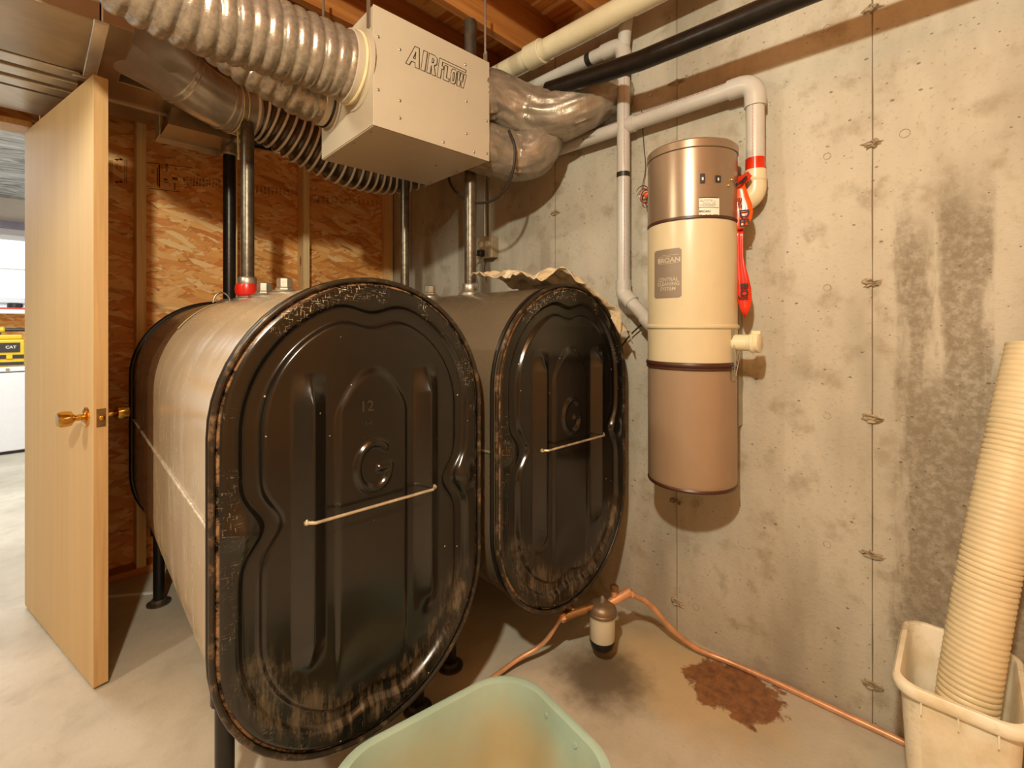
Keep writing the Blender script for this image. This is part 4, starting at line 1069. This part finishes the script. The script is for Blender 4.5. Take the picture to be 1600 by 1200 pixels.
obj('knot_wrap', ribbon('c', [at(x, y, X=XT + 0.01) for x, y in ((1146, 292), (1153, 286), (1160, 281), (1167, 276), (1172, 271))], [0.03, 0.034, 0.032, 0.026, 0.02], 'red', wdir=Vector((0.2, -0.5, -0.8))), 'redtape', tg, ang=80)

# small control wires left of the vacuum
cw = thing('control_wire', 'coiled dark control wires with orange connectors between tube and vacuum', 'wire', (1.73, 0.88, 1.6))
for s_, ph in ((0, 0.0), (1, 1.3)):
    pts = []
    for k in range(90):
        tt = k / 89; pts.append((1.735 + 0.010 * math.sin(9 * tt + ph), 0.945 - 0.07 * tt + 0.022 * math.cos(30 * tt + ph), 1.765 - 0.09 * tt + 0.024 * math.sin(30 * tt + ph)))
    obj('wire_coil', G().tube(pts, 0.0016, 6), 'cord' if s_ == 0 else 'redtape', cw)
for dy, dz in ((0.0, 0.0), (0.018, -0.012), (-0.012, -0.028)):
    obj('wire_connector', G().lathe([(0.004, 0), (0.009, 0.004), (0.006, 0.026), (0.003, 0.03)], 12, Matrix.Translation((1.722, 0.905 + dy, 1.745 + dz)) @ Matrix.Rotation(R(55), 4, 'X')), 'orange', cw)
obj('feed_wire', G().tube(catmull([(1.755, 0.955, 2.10), (1.755, 0.945, 1.95), (1.75, 0.935, 1.86), (1.737, 0.945, 1.77)]), 0.0018, 6), 'cord', cw)
obj('lower_wire', G().tube(catmull([(1.74, 1.06, 1.10), (1.735, 1.0, 1.17), (1.73, 0.93, 1.225), (1.725, 0.86, 1.26)]), 0.0035, 8), 'cord', cw)

# ------------------------------------------------------------------ outlet box, conduit and cord
ob = at(762, 388, X=XW - 0.03)
ot = thing('outlet_box', 'steel outlet box with thin conduit on the concrete wall above the far tank', 'outlet', (XW, ob.y, ob.z - 0.06))
obj('box_body', G().box(XW - 0.05, XW, ob.y - 0.055, ob.y + 0.055, ob.z - 0.055, ob.z + 0.06), 'plate', ot, smooth=False, bevel=0.004)
cp = obj('cover_plate', G().box(XW - 0.053, XW - 0.05, ob.y - 0.058, ob.y + 0.058, ob.z - 0.058, ob.z + 0.063), 'plate', ot, smooth=False, bevel=0.003)
for dy in (-0.022, 0.022):
    obj('receptacle', G().lathe([(0.017, 0), (0.016, 0.003), (0.0, 0.003)], 18, Matrix.Translation((XW - 0.053, ob.y + dy, ob.z + 0.02)) @ Matrix.Rotation(R(-90), 4, 'Y')), 'vaccream', cp)
obj('conduit', G().tube([(XW - 0.02, ob.y + 0.03, ob.z + 0.055), (XW - 0.02, ob.y + 0.03, ZC)], 0.009, 12), 'galv', ot)
t = thing('power_cable', 'black power cable looping from the outlet box up to the AIRFLOW box', 'cable', (XW - 0.07, ob.y, ob.z - 0.05))
obj('plug', G().box(XW - 0.085, XW - 0.053, ob.y - 0.002, ob.y + 0.032, ob.z - 0.045, ob.z - 0.012), 'blackrub', t, smooth=False, bevel=0.005)
pc = [(XW - 0.08, ob.y + 0.015, ob.z - 0.03), (XW - 0.10, ob.y + 0.05, ob.z - 0.07), (XW - 0.09, ob.y + 0.03, ob.z - 0.16)]
obj('plug_lead', G().tube(catmull(pc), 0.0045, 8), 'cord', t)
lp = [at(x, y, d=dd_) for x, y, dd_ in ((700, 268, 2.12), (704, 288, 2.09), (720, 307, 2.04), (745, 317, 1.99), (772, 312, 1.94), (792, 292, 1.90), (803, 260, 1.865), (804, 228, 1.855), (795, 204, 1.87))]
obj('cord_loop', G().tube(catmull(lp), 0.006, 8), 'cord', t)

# ------------------------------------------------------------------ oil filter and copper line
fp = at(941, 968, Y=0.93); fx, fy = fp.x, 0.93
fz = lambda py: CAMZ - (py - HOR) / FPX * (FX * fx + FY * fy)
ft = thing('oil_filter', 'small cream oil filter canister with dark bottom below the far tank', 'oil filter', (fx, fy, fz(1020)))
mt = Matrix.Translation((fx, fy, 0))
zb_, zc1, zt_ = fz(1014), fz(998), fz(958)
obj('bowl', G().lathe([(0.0, zb_ + 0.02), (0.036, zb_ + 0.022), (0.044, zc1 - 0.0), (0.0455, zt_)], 32, mt), 'filt', ft)
obj('bowl_bottom', G().lathe([(0.0, zb_), (0.028, zb_ + 0.002), (0.040, zb_ + 0.014), (0.0455, zc1 - 0.004), (0.0452, zc1 + 0.004)], 32, mt), 'black', ft)
obj('clamp_ring', G().lathe([(0.046, zt_ - 0.002), (0.052, zt_ + 0.002), (0.052, zt_ + 0.010), (0.048, zt_ + 0.014)], 32, mt), 'filtcap', ft)
obj('cap', G().lathe([(0.050, zt_ + 0.010), (0.050, zt_ + 0.018), (0.044, zt_ + 0.031), (0.030, zt_ + 0.040), (0.012, zt_ + 0.043), (0.0, zt_ + 0.043)], 32, mt), 'filtcap', ft)
obj('cap_bolt', G().lathe([(0.011, zt_ + 0.041), (0.011, zt_ + 0.049), (0.007, zt_ + 0.051), (0.007, zt_ + 0.059), (0.003, zt_ + 0.062)], 12, mt), 'galv', ft, ang=20)
obj('drain_plug', G().lathe([(0.006, zb_ - 0.008), (0.009, zb_ - 0.006), (0.009, zb_ + 0.004)], 12, mt), 'brassd', ft)
tx, ty, tz = fx - 0.085, fy + 0.055, zt_ + 0.016
obj('inlet_nipple', G().tube([(fx - 0.03, fy + 0.02, zt_ + 0.028), (tx, ty, tz)], 0.012, 14), 'brassd', ft)
te = obj('tee_fitting', G().tube([(tx + 0.03, ty - 0.02, tz + 0.006), (tx - 0.035, ty + 0.023, tz - 0.007)], 0.017, 14).tube([(tx, ty, tz), (tx - 0.02, ty + 0.06, tz + 0.035)], 0.015, 14), 'brassd', ft)
obj('flare_nut', G().lathe([(0.016, 0), (0.018, 0.004), (0.018, 0.018), (0.011, 0.024)], 6, Matrix.Translation((tx - 0.03, ty + 0.02, tz - 0.006)) @ Vector((-0.8, 0.5, -0.2)).to_track_quat('Z', 'Y').to_matrix().to_4x4()), 'copper', te, ang=20)
obj('tank_outlet', G().tube([(tx - 0.018, ty + 0.055, tz + 0.032), (tx - 0.02, ty + 0.085, 0.26)], 0.017, 14), 'brassd', ft)
vv = Vector((fx + 0.045, fy - 0.022, zt_ + 0.036))
ov = obj('shutoff_valve', G().tube([(fx + 0.025, fy - 0.012, zt_ + 0.03), vv, vv + Vector((0.055, -0.03, 0.022))], [0.012, 0.016, 0.017], 14).tube([vv, vv + Vector((0, 0, 0.045))], 0.010, 12), 'copper', ft)
obj('valve_knob', G().lathe([(0.014, 0), (0.016, 0.004), (0.015, 0.016), (0.009, 0.02)], 10, Matrix.Translation(vv + Vector((0, 0, 0.036)))), 'brassd', ov, ang=20)
ve = vv + Vector((0.055, -0.03, 0.022))
obj('outlet_nut', G().lathe([(0.013, 0), (0.014, 0.004), (0.014, 0.018), (0.009, 0.024)], 6, Matrix.Translation(ve) @ Vector((0.3, -0.5, -0.75)).to_track_quat('Z', 'Y').to_matrix().to_4x4()), 'copper', ov, ang=20)
cl = [ve + Vector((0.003, -0.006, -0.008)), (1.60, 0.835, 0.175), (1.655, 0.775, 0.085), (1.70, 0.70, 0.028), (1.735, 0.60, 0.012), (1.747, 0.45, 0.010), (1.750, 0.25, 0.010), (1.752, 0.10, 0.010), (1.752, -0.6, 0.010)]
tag(obj('copper_line', G().tube(catmull(cl, 0.015), 0.0100, 14), 'copper'), 'long copper tube running along the foot of the concrete wall', 'copper tube')
cl2 = [(tx - 0.045, ty + 0.030, tz - 0.010), at(850, 1004, Z=0.085), at(808, 1031, Z=0.04), at(764, 1063, Z=0.02), at(700, 1108, Z=0.012), at(640, 1150, Z=0.012)]
tag(obj('copper_line', G().tube(catmull(cl2, 0.015), 0.0078, 12), 'copper'), 'short copper tube sloping from the filter towards the green tub', 'copper tube')

# ------------------------------------------------------------------ green tub
def rrect(hx_, hy_, rad, n=10):
    out = []
    for sx, sy, a0 in ((1, 1, 0), (-1, 1, 90), (-1, -1, 180), (1, -1, 270)):
        for k in range(n + 1): a = R(a0 + 90 * k / n); out.append((sx * (hx_ - rad) + rad * math.cos(a), sy * (hy_ - rad) + rad * math.sin(a)))
    return out
def vessel(levels, mat_inside=True):
    """levels: (half x, half y, corner radius, z, inside flag) swept as a closed wall, bottom filled both sides"""
    g = G(); ins = []
    n = None
    for hx_, hy_, rad, z, fl in levels:
        L = rrect(hx_, hy_, rad); n = len(L); g.v += [(x, y, z) for x, y in L]; ins += [fl] * n
    for i in range(len(levels) - 1):
        for k in range(n): l = (k + 1) % n; g.f.append((i * n + k, i * n + l, (i + 1) * n + l, (i + 1) * n + k))
    g.f.append(tuple(range(n))[::-1]); g.f.append(tuple((len(levels) - 1) * n + k for k in range(n)))
    return g, ins
tb = thing('plastic_tub', 'pale green plastic tub with sandy residue in front of the tanks', 'tub', (0.622, 0.712, 0), R(-10))
TX, TY = 0.262, 0.212
def tl(dx, z, fl): return (TX + dx, TY + dx, 0.125 + dx * 0.7, z, fl)
g, ins = vessel([tl(-0.075, 0.0, 0), tl(-0.070, 0.004, 0), tl(-0.020, 0.283, 0), tl(-0.004, 0.284, 0), tl(0.0, 0.292, 0), tl(-0.003, 0.300, 0), tl(-0.012, 0.303, 0), tl(-0.022, 0.299, 0), tl(-0.025, 0.285, 1), tl(-0.048, 0.15, 1), tl(-0.075, 0.025, 1), tl(-0.095, 0.012, 1)])
me = g.mesh('tub_body', True, 50); at_ = me.attributes.new('inside', 'FLOAT', 'POINT')
vals = [0.0] * len(me.vertices)
for i in range(len(vals)): vals[i] = float(ins[i]) if i < len(ins) else 0.0
at_.data.foreach_set('value', vals)
obj('tub_body', me, 'tub', tb, local=True)
for s in (-1, 1):
    obj('handle_grip', G().tube(catmull([(s * (TX - 0.03), -0.05, 0.276), (s * (TX - 0.004), -0.04, 0.272), (s * (TX - 0.004), 0.04, 0.272), (s * (TX - 0.03), 0.05, 0.276)]), 0.006, 8), 'tub', tb, local=True)

# ------------------------------------------------------------------ bin and leaning hose
bn = thing('waste_bin', 'grimy white plastic waste bin against the wall holding the ribbed hose', 'bin', (1.540, 0.008, 0), R(0))
g, ins = vessel([(0.125, 0.075, 0.035, 0.0, 0), (0.130, 0.080, 0.035, 0.004, 0), (0.152, 0.099, 0.042, 0.372, 0), (0.163, 0.110, 0.046, 0.373, 0), (0.167, 0.114, 0.048, 0.380, 0), (0.167, 0.114, 0.048, 0.393, 0), (0.162, 0.109, 0.046, 0.400, 0), (0.153, 0.100, 0.042, 0.400, 0), (0.149, 0.096, 0.040, 0.392, 1), (0.126, 0.076, 0.033, 0.012, 1)])
obj('bin_body', g, 'bin', bn, local=True, ang=50)
for y in (-0.06, 0.0, 0.06): obj('rim_rib', G().box(-0.162, -0.151, y - 0.0015, y + 0.0015, 0.345, 0.375), 'bin', bn, local=True, smooth=False)
for x in (-0.08, 0.08): obj('rim_rib', G().box(x - 0.0015, x + 0.0015, 0.098, 0.108, 0.345, 0.375), 'bin', bn, local=True, smooth=False)
hp = [Vector((1.468, 0.030, 0.020)), Vector((1.497, 0.005, 0.20)), Vector((1.530, -0.012, 0.40)), Vector((1.600, -0.060, 0.75)), Vector((1.683, -0.118, 1.10)), Vector((1.697, -0.128, 1.160))]
HP = resample(catmull(hp, 0.01), 0.0026); pitch = 0.0131; sl = arc_len(HP)
hr = [0.0508 + 0.0045 * (abs(math.sin(PI * s / pitch)) ** 0.35) for s in sl]
t = thing('corrugated_hose', 'ivory corrugated plastic hose standing in the waste bin, leaning on the wall', 'hose', hp[0])
obj('hose_wall', G().tube(HP, hr, 44, cap=False), 'hose', t, ang=70)
d = (HP[-1] - HP[-2]).normalized(); q = d.to_track_quat('Z', 'Y')
obj('hose_bore', G().tube([HP[k] for k in range(len(HP) - 1, -1, -40)], 0.049, 36, cap=False), 'hose', t)

# ------------------------------------------------------------------ room behind the door
struct(obj('wall_far', G().box(-3.4, 2.0, 6.95, 7.1, 0, 2.8), 'whitew', smooth=False))
struct(obj('wall_far_right', G().box(1.97, 2.1, 2.99, 6.95, 0, 2.8), 'whitew', smooth=False))
g = G(); NX, NY = 40, 70
for j in range(NY + 1):
    for i in range(NX + 1):
        x, y = -3.4 + 5.4 * i / NX, 3.0 + 4.0 * j / NY; g.v.append((x, y, 2.50 + 0.05 * mn.noise((x * 1.5, y * 3.5, 1)) + 0.02 * mn.noise((x * 4, y * 9, 3))))
for j in range(NY):
    for i in range(NX): a = j * (NX + 1) + i; g.f.append((a, a + 1, a + NX + 2, a + NX + 1))
o = struct(obj('ceiling_next_room', g, 'poly', ang=60))
struct(obj('trim_2', G().box(-1.4, 0.6, 6.90, 6.95, 2.20, 2.27), plain('lavender_trim', (150, 150, 172), 0.5), smooth=False))
t_ = NT('daylit_pane'); t_.set((0.9, 0.95, 1.0), 0.2, 0.0, Emission_Color=(0.92, 0.96, 1.0, 1), Emission_Strength=1.1)
w1 = struct(obj('window_1', G().box(-0.72, 0.42, 6.925, 6.935, 1.50, 2.08), t_.m, smooth=False))
obj('window_frame', G().box(-0.78, 0.48, 6.90, 6.95, 2.08, 2.13).box(-0.78, 0.48, 6.90, 6.95, 1.45, 1.50).box(-0.78, -0.72, 6.90, 6.95, 1.5, 2.08).box(0.42, 0.48, 6.90, 6.95, 1.5, 2.08), 'white', w1, smooth=False)
obj('muntin', G().box(-0.72, 0.42, 6.915, 6.925, 1.78, 1.80), 'white', w1, smooth=False)
struct(obj('trim_3', G().box(-1.5, 0.9, 6.93, 6.95, 1.05, 1.34), 'osb', smooth=False))
sh = thing('wall_shelf', 'white shelf with red edge under the far window seen past the door', 'shelf', (-0.3, 6.8, 1.34))
obj('shelf_board', G().box(-1.5, 0.9, 6.62, 6.95, 1.335, 1.378), 'white', sh, smooth=False)
obj('red_edge', G().box(-1.5, 0.9, 6.615, 6.625, 1.378, 1.392), 'red', sh, smooth=False)
tr = thing('tape_roll', 'dark roll standing on the far white shelf', 'roll', (-0.115, 6.72, 1.392))
obj('roll_body', G().lathe([(0.045, 0), (0.052, 0.004), (0.052, 0.045), (0.045, 0.05), (0.024, 0.05), (0.024, 0.03)], 24, Matrix.Translation((-0.115, 6.72, 1.392))), 'char', tr)
obj('loose_end', G().box(-0.063, -0.055, 6.70, 6.74, 1.40, 1.435), 'char', tr, smooth=False)
tag(obj('cable', G().tube(catmull([(-0.42, 6.68, 1.384), (-0.30, 6.70, 1.405), (-0.22, 6.69, 1.384), (-0.16, 6.70, 1.384)]), 0.006, 8), 'cord'), 'thin dark cable lying on the far white shelf', 'cable')
fr = thing('chest_freezer', 'white chest freezer along the far wall seen past the door', 'freezer', (-0.4, 6.75, 0))
obj('freezer_body', G().box(-1.0, 0.28, 6.47, 6.93, 0.03, 0.775), 'white', fr, smooth=False, bevel=0.012)
obj('freezer_lid', G().box(-1.01, 0.29, 6.455, 6.935, 0.782, 0.828), 'white', fr, smooth=False, bevel=0.01)
obj('lid_lock', G().lathe([(0.014, 0), (0.014, 0.006), (0.0, 0.007)], 18, Matrix.Translation((-0.155, 6.455, 0.805)) @ Matrix.Rotation(R(90), 4, 'X')), 'galv', fr)
obj('plinth', G().box(-0.98, 0.26, 6.50, 6.9, 0.0, 0.03), 'char', fr, smooth=False)
ca = thing('tool_case', 'yellow and black tool case marked CAT on the far freezer', 'tool case', (-0.19, 6.66, 0.828))
obj('case_body', G().box(-0.46, -0.045, 6.50, 6.80, 0.829, 1.085), 'yellow', ca, smooth=False, bevel=0.012)
fp_ = obj('front_panel', G().box(-0.44, -0.075, 6.492, 6.50, 0.965, 1.055), 'char', ca, smooth=False)
obj('lower_panel', G().box(-0.44, -0.05, 6.492, 6.50, 0.905, 0.94), 'char', ca, smooth=False)
obj('base_panel', G().box(-0.44, -0.05, 6.492, 6.50, 0.842, 0.872), 'char', ca, smooth=False)
obj('latch', G().box(-0.165, -0.125, 6.488, 6.492, 0.903, 0.942), 'yellow', ca, smooth=False)
g = G(); place_text(g, 'CAT', 0.036, lambda x, y: Vector((-0.135 + x, 6.4905, 1.012 + y))); obj('case_lettering', g, 'paper', fp_, smooth=False, label='white CAT lettering')
dr_ = thing('power_tool', 'yellow and black power tool lying on the far tool case', 'tool', (-0.2, 6.62, 1.086))
obj('tool_body', G().box(-0.45, -0.06, 6.54, 6.68, 1.086, 1.13), 'yellow', dr_, smooth=False, bevel=0.012)
obj('tool_grip', G().tube([(-0.18, 6.60, 1.178), (0.0, 6.60, 1.178)], 0.017, 14), 'char', dr_)
obj('tool_head', G().lathe([(0.02, 0), (0.03, 0.01), (0.03, 0.05), (0.02, 0.06)], 18, Matrix.Translation((-0.235, 6.60, 1.178)) @ Matrix.Rotation(R(90), 4, 'Y')), 'yellow', dr_)
obj('tool_arm', G().box(-0.24, -0.20, 6.585, 6.615, 1.125, 1.17), 'char', dr_, smooth=False)
# paper strip on the floor behind the door
p0, p1 = at(165, 933, Z=0.0), at(243, 926, Z=0.0); dv = (p1 - p0).normalized(); nv = Vector((-dv.y, dv.x, 0)) * 0.008
g = G(); up_ = Vector((0, 0, 0.003)); A_, B_ = p0 - dv * 0.12, p1 + dv * 0.02
g.add([A_ - nv, B_ - nv, B_ + nv, A_ + nv, A_ - nv + up_, B_ - nv + up_, B_ + nv + up_, A_ + nv + up_], [(0, 1, 2, 3), (4, 5, 6, 7), (0, 1, 5, 4), (1, 2, 6, 5), (2, 3, 7, 6), (3, 0, 4, 7)])
tag(obj('floor_strip', g, 'white', smooth=False), 'thin white strip lying on the floor behind the open door', 'strip')
